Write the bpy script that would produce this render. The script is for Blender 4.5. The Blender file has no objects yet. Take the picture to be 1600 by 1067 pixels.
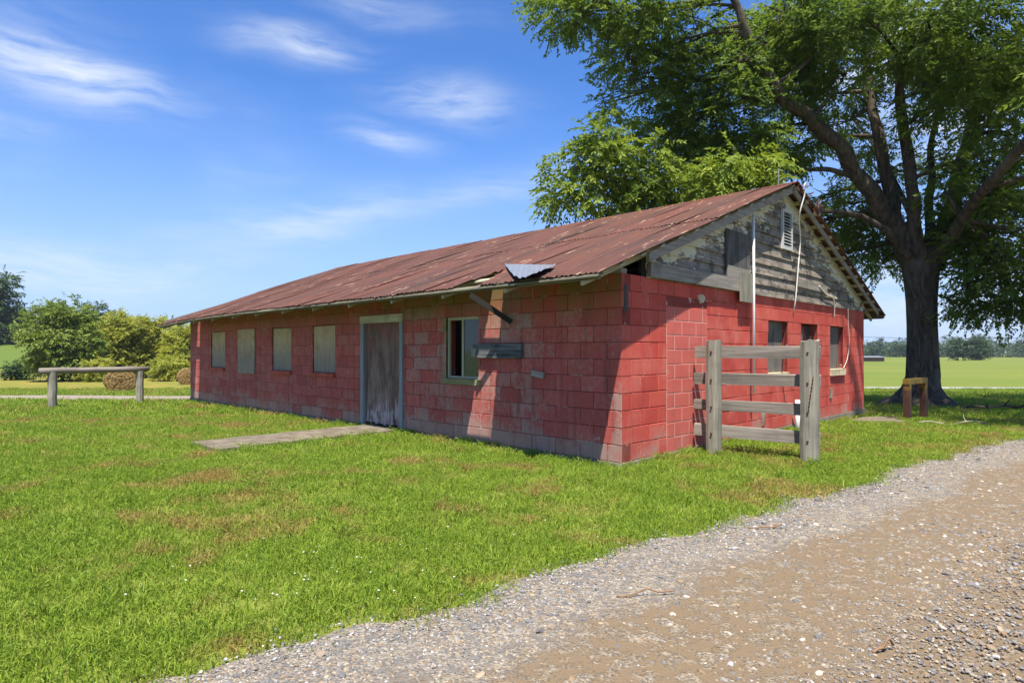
import bpy, math, random
import numpy as np
from mathutils import Vector, Matrix

random.seed(7)
RNG = np.random.default_rng(11)
SC = bpy.context.scene
COL = SC.collection
R = math.radians

# ------------------------------------------------------------------ camera, sky, sun, exposure
F = 957.8                      # focal length in photo pixels (1600 wide)
CAMZ = 1.355
HZ = 549.0
CX, CY = 1.284, 7.19           # near corner of the barn
GX, GY = 0.7008, 0.7133        # along the gable end
LX, LY = -0.7133, 0.7008       # along the long side
SUN_L = (1.25, 1.0, -3.75)     # travel of sunlight in barn axes (gable, long side, up)
SD = Vector((SUN_L[0]*GX + SUN_L[1]*LX, SUN_L[0]*GY + SUN_L[1]*LY, SUN_L[2])).normalized()

cam = bpy.data.cameras.new('camera')
cam.sensor_width = 36.0
cam.lens = F/1600*36
cam.shift_y = (HZ - 533.5)/1600
cam.clip_start = 0.05
cam.clip_end = 6000
camo = bpy.data.objects.new('camera', cam)
COL.objects.link(camo)
camo.location = (0, 0, CAMZ)
camo.rotation_euler = (R(90), 0, 0)
SC.camera = camo

sun = bpy.data.lights.new('sun', 'SUN')
sun.energy = 5.0
sun.angle = R(0.55)
sun.color = (1.0, 0.95, 0.87)
suno = bpy.data.objects.new('sun', sun)
COL.objects.link(suno)
suno.rotation_euler = SD.to_track_quat('-Z', 'Y').to_euler()
suno.location = (0, -20, 40)

world = bpy.data.worlds.new('World')
SC.world = world
world.use_nodes = True
SC.view_settings.view_transform = 'Standard'
SC.view_settings.look = 'None'
SC.view_settings.exposure = 1.05
SC.view_settings.gamma = 1.0
SC.view_settings.use_curve_mapping = False
SC.render.engine = 'CYCLES'
SC.cycles.use_denoising = True
SC.cycles.max_bounces = 8
SC.cycles.transparent_max_bounces = 8


class NT:
    """small helper round a node tree"""
    def __init__(self, nt):
        self.nt = nt

    def add(self, typ, ins=None, **props):
        n = self.nt.nodes.new(typ)
        for k, v in props.items():
            setattr(n, k, v)
        if ins:
            for k, v in ins.items():
                s = n.inputs[k]
                if isinstance(v, bpy.types.NodeSocket):
                    self.nt.links.new(v, s)
                else:
                    if hasattr(s.default_value, '__len__') and not hasattr(v, '__len__'):
                        v = [v]*len(s.default_value)
                    if s.type == 'RGBA' and len(v) == 3:
                        v = (*v, 1)
                    s.default_value = v
        return n

    def m(self, op, a, b=0.0, c=0.0, clamp=False):
        return self.add('ShaderNodeMath', {0: a, 1: b, 2: c}, operation=op, use_clamp=clamp).outputs[0]

    def vm(self, op, a, b=(0, 0, 0)):
        return self.add('ShaderNodeVectorMath', {0: a, 1: b}, operation=op).outputs[0]

    def noise(self, vec, scale, detail=4, rough=0.55, out='Fac', dist=0.0):
        return self.add('ShaderNodeTexNoise', {'Vector': vec, 'Scale': scale, 'Detail': detail, 'Roughness': rough, 'Distortion': dist}).outputs[out]

    def ramp(self, fac, stops, interp='LINEAR'):
        n = self.add('ShaderNodeValToRGB', {'Fac': fac})
        cr = n.color_ramp
        cr.interpolation = interp
        while len(cr.elements) < len(stops):
            cr.elements.new(0.5)
        for e, (p, c) in zip(cr.elements, stops):
            e.position = p
            e.color = (*c, 1) if hasattr(c, '__len__') else (c, c, c, 1)
        return n.outputs[0]

    def mix(self, fac, a, b, blend='MIX'):
        n = self.add('ShaderNodeMix', data_type='RGBA', blend_type=blend)
        for k, v in ((0, fac), (6, a), (7, b)):
            s = n.inputs[k]
            if isinstance(v, bpy.types.NodeSocket):
                self.nt.links.new(v, s)
            elif k == 0:
                s.default_value = v
            else:
                s.default_value = (*v, 1) if len(v) == 3 else v
        return n.outputs[2]

    def xyz(self, vec):
        return self.add('ShaderNodeSeparateXYZ', {0: vec}).outputs

    def comb(self, x, y, z):
        return self.add('ShaderNodeCombineXYZ', {0: x, 1: y, 2: z}).outputs[0]

    def scale(self, vec, s):
        return self.add('ShaderNodeMapping', {'Vector': vec, 'Scale': s}).outputs[0]

    def sstep(self, v, lo, hi):
        return self.add('ShaderNodeMapRange', {'Value': v, 'From Min': lo, 'From Max': hi}, interpolation_type='SMOOTHSTEP').outputs[0]


# world: clear summer sky with thin cirrus
w = NT(world.node_tree)
world.node_tree.nodes.clear()
sky = w.add('ShaderNodeTexSky', sky_type='NISHITA', sun_disc=False)
sky.sun_elevation = math.asin(-SD.z)
sky.sun_rotation = math.atan2(-SD.x, -SD.y)
sky.altitude = 250
sky.air_density = 1.0
sky.dust_density = 0.25
sky.ozone_density = 3.5
gen = w.add('ShaderNodeTexCoord').outputs['Generated']
dx, dy, dz = w.xyz(w.vm('NORMALIZE', gen))
az = w.m('ARCTAN2', dx, dy)
el = w.m('ARCSINE', dz)
ae = w.comb(az, el, 0.0)
warp = w.add('ShaderNodeTexNoise', {'Vector': ae, 'Scale': 5.0, 'Detail': 3, 'Roughness': 0.5}).outputs['Color']
warp = w.add('ShaderNodeVectorMath', {0: w.vm('SUBTRACT', warp, (.5, .5, .5)), 'Scale': 0.06}, operation='SCALE').outputs[0]
aew = w.vm('ADD', ae, warp)
fib = w.add('ShaderNodeTexNoise', {'Vector': w.add('ShaderNodeMapping', {'Vector': aew, 'Rotation': (0, 0, R(-10)), 'Scale': (5.5, 36, 1)}).outputs[0], 'Scale': 1.0, 'Detail': 9, 'Roughness': 0.66}).outputs['Fac']


def azel(px, py):
    a = math.atan2(px - 800, F)
    e = math.atan2((HZ - py)*math.cos(a), F)
    return a, e


def wisp(px, py, sx, sy, rot, st):
    a, e = azel(px, py)
    v = w.vm('SUBTRACT', aew, (a, e, 0))
    v = w.add('ShaderNodeMapping', {'Vector': v, 'Rotation': (0, 0, R(rot)), 'Scale': (F/sx, F/sy, 0)}, vector_type='POINT').outputs[0]
    # rotate first, then scale
    v0 = w.add('ShaderNodeMapping', {'Vector': w.vm('SUBTRACT', aew, (a, e, 0)), 'Rotation': (0, 0, R(rot))}).outputs[0]
    v = w.vm('MULTIPLY', v0, (F/sx, F/sy, 0))
    d2 = w.add('ShaderNodeVectorMath', {0: v, 1: v}, operation='DOT_PRODUCT').outputs['Value']
    return w.m('MULTIPLY', w.m('EXPONENT', w.m('MULTIPLY', d2, -1.0)), st)


tot = None
for args in [(110, 110, 120, 34, 8, .75), (20, 70, 110, 60, 0, .25), (465, 66, 85, 20, 0, .62), (700, 160, 95, 26, 4, .55),
             (600, 216, 65, 20, 6, .42), (470, 350, 190, 28, -12, .45), (760, 300, 240, 26, -12, .28), (95, 420, 150, 34, 0, .62),
             (300, 410, 110, 22, -6, .34), (600, 14, 130, 20, 4, .26), (10, 182, 60, 14, 0, .3), (1380, 70, 120, 110, 0, .75),
             (1500, 180, 110, 60, 0, .7), (1400, 480, 120, 36, 0, .6), (1392, 415, 60, 22, 0, .5), (1560, 470, 160, 60, 0, .5)]:
    g_ = wisp(*args)
    tot = g_ if tot is None else w.m('MAXIMUM', tot, g_)
gen_n = w.sstep(w.noise(aew, 2.3, 3), .52, .85)
tot = w.m('MAXIMUM', tot, w.m('MULTIPLY', gen_n, 0.3))
cl = w.m('MULTIPLY', tot, w.sstep(fib, .22, .72))
cl = w.m('MULTIPLY', cl, 1.25, clamp=True)
hazef = w.m('MULTIPLY', w.m('SUBTRACT', 1.0, w.sstep(el, -0.02, 0.40)), 0.85)
skyc = sky.outputs[0]
skyc = w.add('ShaderNodeHueSaturation', {'Hue': 0.500, 'Saturation': 1.12, 'Value': 1.0, 'Color': skyc}).outputs[0]
skyc = w.mix(1.0, skyc, (.60, .80, 1.08), 'MULTIPLY')
skyc = w.mix(hazef, skyc, (2.3, 3.2, 4.9))
skyc = w.mix(cl, skyc, (4.3, 4.7, 5.3))
bg = w.add('ShaderNodeBackground', {'Color': skyc, 'Strength': 0.099})
w.nt.links.new(bg.outputs[0], w.add('ShaderNodeOutputWorld').inputs[0])


# ------------------------------------------------------------------ helpers
def P(px, py, d):
    return ((px - 800)/F*d, d, CAMZ + (HZ - py)/F*d)


def lerp_tab(tab, y):
    return np.interp(y, [t[0] for t in tab], [t[1] for t in tab])


TR = [(0, 0), (9.5, 0), (14, -.13), (18, -.24), (26, -.5), (38, -.95), (60, -1.3), (300, -1.5), (900, -2.0), (5000, -12)]
TL = [(0, 0), (10, 0), (17, -.07), (20, -.2), (31.5, -.73), (44, -1.03), (57, -1.1), (100, -1.1), (5000, -12)]


def sm(x, a, b):
    t = np.clip((x - a)/(b - a), 0, 1)
    return t*t*(3 - 2*t)


def terrain(x, y):
    x = np.asarray(x, float)
    y = np.asarray(y, float)
    wr = sm(x, -5, 6)
    z = lerp_tab(TR, y)*wr + lerp_tab(TL, y)*(1 - wr)
    z = z + 9.5*sm(y, 45, 190)*sm(-x, 34, 120)
    z = z + 0.012*np.sin(x*.9 + 1.3)*np.sin(y*.7)*sm(y, 1, 4)
    return z


def tz(x, y):
    return float(terrain(x, y))


class MB:
    def __init__(self):
        self.v = []
        self.f = []
        self.mi = []

    def quad_box(self, pts8, mi=0):
        b = len(self.v)
        self.v += [tuple(p) for p in pts8]
        for q in ((0, 3, 2, 1), (4, 5, 6, 7), (0, 1, 5, 4), (1, 2, 6, 5), (2, 3, 7, 6), (3, 0, 4, 7)):
            self.f.append(tuple(b + i for i in q))
            self.mi.append(mi)
        return self

    def box(self, x0, x1, y0, y1, z0, z1, mi=0, jit=0.0):
        j = lambda: random.uniform(-jit, jit) if jit else 0
        pts = [(x + j(), y + j(), z + j()) for (x, y, z) in
               ((x0, y0, z0), (x1, y0, z0), (x1, y1, z0), (x0, y1, z0), (x0, y0, z1), (x1, y0, z1), (x1, y1, z1), (x0, y1, z1))]
        return self.quad_box(pts, mi)

    def beam(self, a, b, wd, th, up=(0, 0, 1), mi=0):
        a, b = Vector(a), Vector(b)
        d = (b - a).normalized()
        s = d.cross(Vector(up)).normalized()
        u = s.cross(d).normalized()
        s *= wd/2
        u *= th/2
        return self.quad_box([a - s - u, a + s - u, b + s - u, b - s - u, a - s + u, a + s + u, b + s + u, b - s + u], mi)

    def tube(self, pts, rad, n=8, cap=True, wob=0.0, mi=0):
        pts = [Vector(p) for p in pts]
        base = len(self.v)
        prev = None
        for i, p in enumerate(pts):
            t = (pts[min(i + 1, len(pts) - 1)] - pts[max(i - 1, 0)]).normalized()
            if prev is None:
                s = t.orthogonal().normalized()
            else:
                s = (prev - t*prev.dot(t))
                s = s.normalized() if s.length > 1e-6 else t.orthogonal().normalized()
            prev = s
            u = t.cross(s)
            r = rad[i] if hasattr(rad, '__len__') else rad
            for k in range(n):
                a = 2*math.pi*k/n
                rr = r*(1 + random.uniform(-wob, wob))
                self.v.append(tuple(p + s*math.cos(a)*rr + u*math.sin(a)*rr))
        for i in range(len(pts) - 1):
            for k in range(n):
                a = base + i*n + k
                b = base + i*n + (k + 1) % n
                self.f.append((a, b, b + n, a + n))
                self.mi.append(mi)
        if cap:
            self.f.append(tuple(base + k for k in reversed(range(n))))
            self.f.append(tuple(base + (len(pts) - 1)*n + k for k in range(n)))
            self.mi += [mi, mi]
        return self

    def mesh(self, name, smooth=False):
        me = bpy.data.meshes.new(name)
        me.from_pydata(self.v, [], self.f)
        me.polygons.foreach_set('material_index', self.mi)
        if smooth:
            me.polygons.foreach_set('use_smooth', [True]*len(self.f))
        me.update()
        return me

    def build(self, name, mats, parent=None, smooth=False, loc=None):
        me = self.mesh(name, smooth)
        for m_ in (mats if isinstance(mats, (list, tuple)) else [mats]):
            me.materials.append(m_)
        return link(name, me, parent, loc)


def link(name, me, parent=None, loc=None):
    o = bpy.data.objects.new(name, me)
    COL.objects.link(o)
    if parent:
        o.parent = parent
    if loc is not None:
        o.location = loc
    return o


def empty(name, loc, rz=0.0):
    o = bpy.data.objects.new(name, None)
    o.empty_display_size = 0.2
    COL.objects.link(o)
    o.location = loc
    o.rotation_euler = (0, 0, rz)
    return o


def tag(o, label=None, cat=None, group=None, kind=None):
    if label:
        o['label'] = label
    if cat:
        o['category'] = cat
    if group:
        o['group'] = group
    if kind:
        o['kind'] = kind
    return o


def np_mesh(name, verts, quads, mat=None, smooth=False, tris=False):
    k = 3 if tris else 4
    me = bpy.data.meshes.new(name)
    verts = np.ascontiguousarray(verts, dtype=np.float32)
    quads = np.ascontiguousarray(quads, dtype=np.int32)
    me.vertices.add(len(verts))
    me.vertices.foreach_set('co', verts.ravel())
    me.loops.add(quads.size)
    me.loops.foreach_set('vertex_index', quads.ravel())
    me.polygons.add(len(quads))
    me.polygons.foreach_set('loop_start', np.arange(0, quads.size, k, dtype=np.int32))
    me.polygons.foreach_set('use_smooth', np.full(len(quads), smooth))
    me.update(calc_edges=True)
    if mat:
        me.materials.append(mat)
    return me


# ------------------------------------------------------------------ materials
def new_mat(name, rough=0.8, spec=0.3):
    mt = bpy.data.materials.new(name)
    mt.use_nodes = True
    nt = mt.node_tree
    nt.nodes.clear()
    t = NT(nt)
    bs = t.add('ShaderNodeBsdfPrincipled', {'Roughness': rough})
    bs.inputs['Specular IOR Level'].default_value = spec
    out = t.add('ShaderNodeOutputMaterial')
    nt.links.new(bs.outputs[0], out.inputs[0])
    t.bs = bs
    t.mat = mt

    def col(c):
        nt.links.new(c, bs.inputs['Base Color']) if isinstance(c, bpy.types.NodeSocket) else setattr(bs.inputs['Base Color'], 'default_value', (*c, 1))

    def bump(h, strength=.3, dist=.01):
        b = t.add('ShaderNodeBump', {'Height': h, 'Strength': strength, 'Distance': dist})
        nt.links.new(b.outputs[0], bs.inputs['Normal'])
    t.col = col
    t.bump = bump
    return t


BARN = empty('barn', (CX, CY, 0), math.atan2(GY, GX))
tag(BARN, 'long low red painted concrete block barn with rusty metal roof', 'barn')


def barn_co(t):
    n = t.add('ShaderNodeTexCoord')
    n.object = BARN
    return n.outputs['Object']


Z0, CH, BL = 0.045, 0.2032, 0.4064


def red_paint(name, mortar=False, infill=False):
    t = new_mat(name, .78, .25)
    p = barn_co(t)
    x, y, z = t.xyz(p)
    long_side = t.m('LESS_THAN', x, 0.012)
    row = t.m('FLOOR', t.m('DIVIDE', t.m('SUBTRACT', z, Z0), CH))
    s = t.m('ADD', x, y)
    par = t.m('MODULO', t.m('ADD', t.m('ADD', row, 20.0), long_side), 2.0)
    colu = t.m('FLOOR', t.m('DIVIDE', t.m('ADD', s, t.m('MULTIPLY', par, CH)), BL))
    cell = t.add('ShaderNodeTexWhiteNoise', {'Vector': t.comb(colu, row, long_side)}).outputs['Value']
    n1 = t.noise(p, 2.2, 5, .6)
    n2 = t.noise(p, 14, 5, .65)
    n3 = t.noise(p, 70, 3, .6)
    if infill:
        base = t.mix(n1, (.50, .095, .070), (.60, .15, .115))
    else:
        base = t.mix(cell, (.43, .054, .038), (.54, .088, .060))
        base = t.mix(t.sstep(n1, .4, .75), base, (.56, .13, .095))
    base = t.mix(t.m('MULTIPLY', t.sstep(n2, .50, .8), .35), base, (.30, .022, .018))
    gm_ = t.sstep(t.m('ADD', t.m('MULTIPLY', n1, .7), t.m('MULTIPLY', n2, .45)), .56, .78)
    base = t.mix(t.m('MULTIPLY', gm_, .25), base, (.58, .17, .125))
    # long side: duller red, this wall's shaded look put into the colour
    base = t.mix(t.m('MULTIPLY', long_side, .5), base, (.36, .085, .066))
    mott = t.sstep(t.m('ADD', t.m('MULTIPLY', n2, .6), t.m('MULTIPLY', n3, .45)), .46, .72)
    base = t.mix(t.m('MULTIPLY', t.m('MULTIPLY', mott, long_side), t.m('ADD', .2, t.m('MULTIPLY', cell, .5))), base, (.36, .26, .22))
    c2_ = t.add('ShaderNodeTexWhiteNoise', {'Vector': t.comb(row, colu, t.m('ADD', long_side, 5.0))}).outputs['Value']
    base = t.mix(t.m('MULTIPLY', c2_, t.m('ADD', .12, t.m('MULTIPLY', long_side, .28))), base, (.22, .032, .026))
    # bare grey block where the paint has gone: bottom courses, and the stretch by the door and window
    low = t.m('SUBTRACT', 1.0, t.sstep(z, .0, .55))
    nearwin = t.m('MULTIPLY', t.m('MULTIPLY', t.sstep(y, .6, 1.6), t.m('SUBTRACT', 1.0, t.sstep(y, 4.2, 4.8))), long_side)
    wear = t.m('ADD', t.m('MULTIPLY', low, t.m('ADD', .26, t.m('MULTIPLY', long_side, .12))), t.m('MULTIPLY', nearwin, .17))
    wear = t.m('ADD', wear, t.m('MULTIPLY', long_side, .06))
    corner = t.m('MULTIPLY', t.m('SUBTRACT', 1.0, t.sstep(s, .03, .22)), t.m('MULTIPLY', t.sstep(z, .1, .3), t.m('SUBTRACT', 1.0, t.sstep(z, .8, 1.2))))
    wear = t.m('ADD', wear, t.m('MULTIPLY', corner, t.m('ADD', .12, t.m('MULTIPLY', long_side, .22))))
    wear = t.m('ADD', wear, t.m('MULTIPLY', t.m('SUBTRACT', cell, .5), .26))
    wear = t.m('ADD', wear, t.m('MULTIPLY', t.m('SUBTRACT', n2, .5), .55))
    wear = t.m('ADD', wear, t.m('MULTIPLY', t.m('SUBTRACT', n1, .5), .5))
    wear = t.m('ADD', wear, t.m('MULTIPLY', t.m('SUBTRACT', n3, .5), .35))
    bare = t.m('MAXIMUM', t.m('MULTIPLY', t.sstep(wear, .12, .40), .75), t.sstep(t.m('ADD', wear, t.m('MULTIPLY', t.m('SUBTRACT', t.noise(p, 9, 7, .75), .5), .8)), .33, .39))
    grey = t.mix(n3, (.22, .18, .145), (.40, .335, .265))
    col = t.mix(t.m('MULTIPLY', bare, .62), base, grey)
    # grime runs
    runs = t.sstep(t.noise(t.scale(p, (7, 7, .7)), 1.0, 6, .65), .50, .74)
    col = t.mix(t.m('MULTIPLY', runs, t.m('ADD', .22, t.m('MULTIPLY', long_side, .38))), col, (.12, .042, .033))
    # chalky white scuffs
    sc = t.sstep(t.noise(t.scale(p, (9, 9, 5)), 1.0, 5, .65, dist=.8), .655, .72)
    col = t.mix(t.m('MULTIPLY', sc, .55), col, (.52, .40, .33))
    # brown-green mildew on the top courses of the long side
    mil = t.m('MULTIPLY', t.m('MULTIPLY', t.sstep(z, 1.6, 2.25), long_side), t.sstep(t.m('ADD', n1, t.m('MULTIPLY', n2, .3)), .40, .75))
    mil = t.m('MULTIPLY', mil, t.m('SUBTRACT', 1.0, t.m('MULTIPLY', t.sstep(y, 4, 12), .4)))
    col = t.mix(t.m('MULTIPLY', mil, .95), col, (.15, .10, .03))
    if mortar:
        pale = t.sstep(t.noise(p, 2.6 if not infill else 6, 4, .7), .57 if not infill else .24, .62 if not infill else .46)
        dark = t.mix(.65, col, (.10, .02, .017))
        col = t.mix(t.m('MULTIPLY', pale, .75), dark, (.56, .40, .30) if not infill else (.66, .47, .35))
    t.col(col)
    h = t.m('ADD', t.m('MULTIPLY', n3, .5), t.m('MULTIPLY', t.noise(p, 220, 2), .5))
    h = t.m('SUBTRACT', h, t.m('MULTIPLY', bare, .25))
    t.bump(h, .45, .006)
    return t.mat


M = {}
M['red'] = red_paint('red_block_paint')
M['mortar'] = red_paint('painted_mortar', mortar=True)
M['red_infill'] = red_paint('red_infill_block', infill=True)
M['mortar_infill'] = red_paint('pale_infill_mortar', mortar=True, infill=True)


def wood(name, a, b, axis='x', dark=(.05, .045, .04), darkness=.5, paint=None, paintfac=None, obj=True, rough=.85):
    t = new_mat(name, rough, .2)
    p = t.add('ShaderNodeTexCoord').outputs['Object']
    sc = {'x': (1.2, 26, 26), 'y': (26, 1.2, 26), 'z': (26, 26, 1.2)}[axis]
    rnd = t.add('ShaderNodeObjectInfo').outputs['Random']
    p2 = t.vm('ADD', p, t.comb(t.m('MULTIPLY', rnd, 7), t.m('MULTIPLY', rnd, 3), t.m('MULTIPLY', rnd, 5)))
    g = t.noise(t.scale(p2, sc), 1.0, 6, .65, dist=.4)
    g2 = t.noise(p2, 3.0, 4, .6)
    c = t.mix(t.sstep(g, .3, .7), a, b)
    c = t.mix(t.m('MULTIPLY', t.sstep(g2, .45, .8), darkness), c, dark)
    c = t.mix(t.m('MULTIPLY', t.sstep(g, .62, .72), .6), c, dark)
    c = t.mix(t.m('MULTIPLY', rnd, .25), c, a)
    if paint:
        q = barn_co(t)
        x, y, z = t.xyz(q)
        under = t.m('SUBTRACT', t.m('SUBTRACT', 4.24, t.m('MULTIPLY', t.m('ABSOLUTE', t.m('SUBTRACT', x, 4.875)), .3625)), z)
        keep = t.m('SUBTRACT', 1.0, t.sstep(under, .1, .75))
        keep = t.m('MAXIMUM', keep, t.m('MULTIPLY', t.sstep(x, 7.2, 9.4), .6))
        blot = t.noise(t.scale(q, (1.6, 1.6, 3.2)), 1.0, 7, .72)
        flake = t.noise(t.scale(q, (7, 7, 26)), 1.0, 6, .75)
        pm = t.m('ADD', t.m('MULTIPLY', keep, .42), t.m('MULTIPLY', t.m('SUBTRACT', blot, .5), 1.9))
        pm = t.m('ADD', pm, t.m('MULTIPLY', t.m('SUBTRACT', flake, .5), 1.1))
        pm = t.sstep(pm, .26, .36)
        black = t.sstep(t.m('ADD', t.noise(t.scale(q, (2.4, 2.4, 4)), 1.0, 6, .7), t.m('MULTIPLY', flake, .25)), .60, .74)
        c = t.mix(t.m('MULTIPLY', black, .75), c, (.045, .042, .04))
        c = t.mix(pm, c, t.mix(g2, paint, tuple(v*.82 for v in paint)))
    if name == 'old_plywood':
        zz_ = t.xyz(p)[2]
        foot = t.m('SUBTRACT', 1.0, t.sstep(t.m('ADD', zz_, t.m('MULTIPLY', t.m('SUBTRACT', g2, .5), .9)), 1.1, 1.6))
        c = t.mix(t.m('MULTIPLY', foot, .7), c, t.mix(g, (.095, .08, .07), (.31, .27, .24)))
    t.col(c)
    t.bump(g, .5, .006)
    return t.mat


GREYA, GREYB = (.19, .165, .135), (.34, .305, .26)
M['wood_x'] = wood('weathered_wood_along_x', GREYA, GREYB, 'x')
M['wood_y'] = wood('weathered_wood_along_y', GREYA, GREYB, 'y')
M['wood_z'] = wood('weathered_wood_along_z', (.17, .155, .115), (.33, .30, .23), 'z', darkness=.4)
M['siding'] = wood('peeling_cream_siding', (.165, .135, .105), (.34, .285, .225), 'x', dark=(.055, .05, .046), darkness=.6, paint=(.66, .61, .44))
M['cream_y'] = wood('cream_painted_lath', (.34, .31, .20), (.50, .46, .32), 'y', darkness=.4)
M['cream_x'] = wood('cream_painted_board', (.34, .31, .20), (.48, .44, .30), 'x', darkness=.4)
M['cream_z'] = wood('cream_painted_trim', (.34, .30, .18), (.48, .43, .28), 'z', darkness=.4)
M['bluegrey_z'] = wood('blue_grey_painted_trim', (.17, .19, .19), (.30, .33, .33), 'z', darkness=.3)
M['dark_x'] = wood('dark_weathered_board', (.045, .043, .042), (.16, .15, .145), 'x', dark=(.02, .02, .02), darkness=.7)
M['dark_z'] = wood('dark_weathered_plank', (.05, .047, .045), (.17, .16, .15), 'z', dark=(.022, .02, .02), darkness=.7)
M['ply_dark'] = wood('dark_old_plywood', (.10, .092, .08), (.20, .18, .155), 'z', dark=(.03, .028, .026), darkness=.7)
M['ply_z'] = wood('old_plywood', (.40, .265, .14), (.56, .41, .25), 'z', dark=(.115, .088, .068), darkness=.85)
M['eave'] = wood('mossy_eave_board', (.10, .09, .06), (.24, .215, .15), 'y', darkness=.6)
M['rail_wood'] = wood('old_rail_wood', (.15, .125, .10), (.29, .25, .205), 'x', darkness=.4)


def door_mat():
    t = new_mat('worn_door_board', .8, .25)
    p = barn_co(t)
    x, y, z = t.xyz(p)
    g = t.noise(t.scale(p, (9, 9, 1.6)), 1.0, 7, .7, dist=.7)
    n = t.noise(p, 3.2, 5, .65)
    c = t.mix(t.sstep(g, .35, .7), (.10, .062, .046), (.25, .165, .125))
    redm = t.m('MULTIPLY', t.sstep(z, 1.0, 1.8), t.sstep(n, .42, .62))
    c = t.mix(t.m('MULTIPLY', redm, .7), c, (.22, .065, .05))
    dk = t.sstep(t.noise(p, 2.1, 3), .55, .72)
    c = t.mix(t.m('MULTIPLY', dk, .75), c, (.03, .027, .026))
    white = t.m('MULTIPLY', t.m('SUBTRACT', 1.0, t.sstep(z, .25, .75)), t.sstep(t.m('ADD', g, t.m('MULTIPLY', n, .4)), .62, .82))
    c = t.mix(white, c, (.34, .32, .31))
    t.col(c)
    t.bump(g, .5, .006)
    return t.mat


M['door'] = door_mat()


def roof_mat():
    t = new_mat('rusty_red_roof_metal', .6, .3)
    p = barn_co(t)
    x, y, z = t.xyz(p)
    rnd = t.add('ShaderNodeObjectInfo').outputs['Random']
    st = t.noise(t.scale(p, (.50, 6.0, .0)), 1.0, 7, .68)
    st2 = t.noise(t.scale(p, (.7, 15, 0)), 1.0, 6, .65, dist=.3)
    st3 = t.noise(t.scale(t.vm('ADD', p, (7, 3, 1)), (.35, 2.2, 0)), 1.0, 5, .6)
    nf = t.noise(p, 26, 4, .7)
    c = t.ramp(rnd, [(0, (.080, .033, .022)), (.3, (.104, .040, .025)), (.6, (.090, .040, .025)), (.85, (.114, .041, .026)), (1, (.066, .034, .026))])
    c = t.mix(t.m('MULTIPLY', t.sstep(st, .48, .66), .75), c, (.112, .040, .025))
    c = t.mix(t.m('MULTIPLY', t.sstep(st3, .50, .66), .8), c, (.046, .027, .021))
    c = t.mix(t.m('MULTIPLY', t.sstep(st2, .54, .68), .8), c, (.036, .022, .018))
    c = t.mix(t.m('MULTIPLY', t.sstep(t.noise(t.scale(t.vm('ADD', p, (3, 9, 1)), (.6, 11, 0)), 1.0, 6, .7), .58, .70), .8), c, (.21, .066, .022))
    c = t.mix(t.m('MULTIPLY', t.sstep(nf, .50, .75), .4), c, (.055, .024, .019))
    # pale flakes, short dashes along the slope
    fl = t.noise(t.scale(p, (3.0, 30, 0)), 1.0, 3, .55)
    area = t.sstep(t.noise(p, .8, 4, .65), .42, .56)
    fm = t.m('MULTIPLY', t.sstep(fl, .62, .66), area)
    c = t.mix(t.m('MULTIPLY', fm, .75), c, (.38, .26, .17))
    t.col(c)
    rr = t.m('ADD', .5, t.m('MULTIPLY', nf, .3))
    t.nt.links.new(rr, t.bs.inputs['Roughness'])
    t.bump(nf, .25, .003)
    return t.mat


M['roof'] = roof_mat()
t = new_mat('bare_galvanised_metal', .42, .5)
pc = t.add('ShaderNodeTexCoord').outputs['Object']
t.col(t.mix(t.noise(pc, 9, 4), (.17, .18, .195), (.30, .31, .33)))
t.bs.inputs['Metallic'].default_value = .35
M['galv'] = t.mat
t = new_mat('dark_attic_board', .9)
t.col((.022, .019, .016))
M['attic'] = t.mat
t = new_mat('white_plastic_pipe', .45, .4)
t.col((.78, .76, .73))
M['white'] = t.mat
t = new_mat('pale_cable', .6)
t.col((.66, .62, .53))
M['cable'] = t.mat
t = new_mat('white_vent_paint', .6)
t.col((.50, .50, .47))
M['ventwhite'] = t.mat
t = new_mat('interior_plaster', .9)
t.col(t.mix(t.noise(t.add('ShaderNodeTexCoord').outputs['Object'], 1.5, 4), (.34, .34, .36), (.48, .48, .50)))
M['interior'] = t.mat
t = new_mat('window_glass', .06, .5)
t.col((.16, .20, .18))
t.bs.inputs['Transmission Weight'].default_value = 0.75
t.bs.inputs['IOR'].default_value = 1.5
M['glass'] = t.mat


def concrete(name, a, b, sc=5):
    t = new_mat(name, .9, .2)
    p = t.add('ShaderNodeNewGeometry').outputs['Position']
    n = t.noise(p, sc, 6, .65)
    n2 = t.noise(p, 60, 4, .7)
    c = t.mix(t.sstep(n, .3, .7), a, b)
    c = t.mix(t.m('MULTIPLY', t.sstep(n2, .5, .8), .4), c, tuple(v*.5 for v in a))
    t.col(c)
    t.bump(n2, .4, .006)
    return t.mat


M['slab'] = concrete('old_concrete_slab', (.11, .088, .058), (.20, .165, .118))
M['found'] = concrete('grey_concrete_footing', (.17, .14, .105), (.28, .24, .185))
M['sill'] = concrete('mossy_sill', (.17, .145, .06), (.28, .245, .12))
M['sillpale'] = concrete('pale_concrete_sill', (.42, .34, .20), (.62, .53, .36))
M['sillred'] = concrete('red_brick_sill', (.32, .06, .04), (.44, .10, .06))


# ------------------------------------------------------------------ ground
def axis_samples(lo, hi, fine_lo, fine_hi, fine, growth=1.22):
    a = list(np.arange(fine_lo, fine_hi + 1e-6, fine))
    s = fine
    v = a[-1]
    while v < hi:
        s *= growth
        v += s
        a.append(v)
    s = fine
    v = a[0]
    pre = []
    while v > lo:
        s *= growth
        v -= s
        pre.append(v)
    return np.array(pre[::-1] + a)


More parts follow.
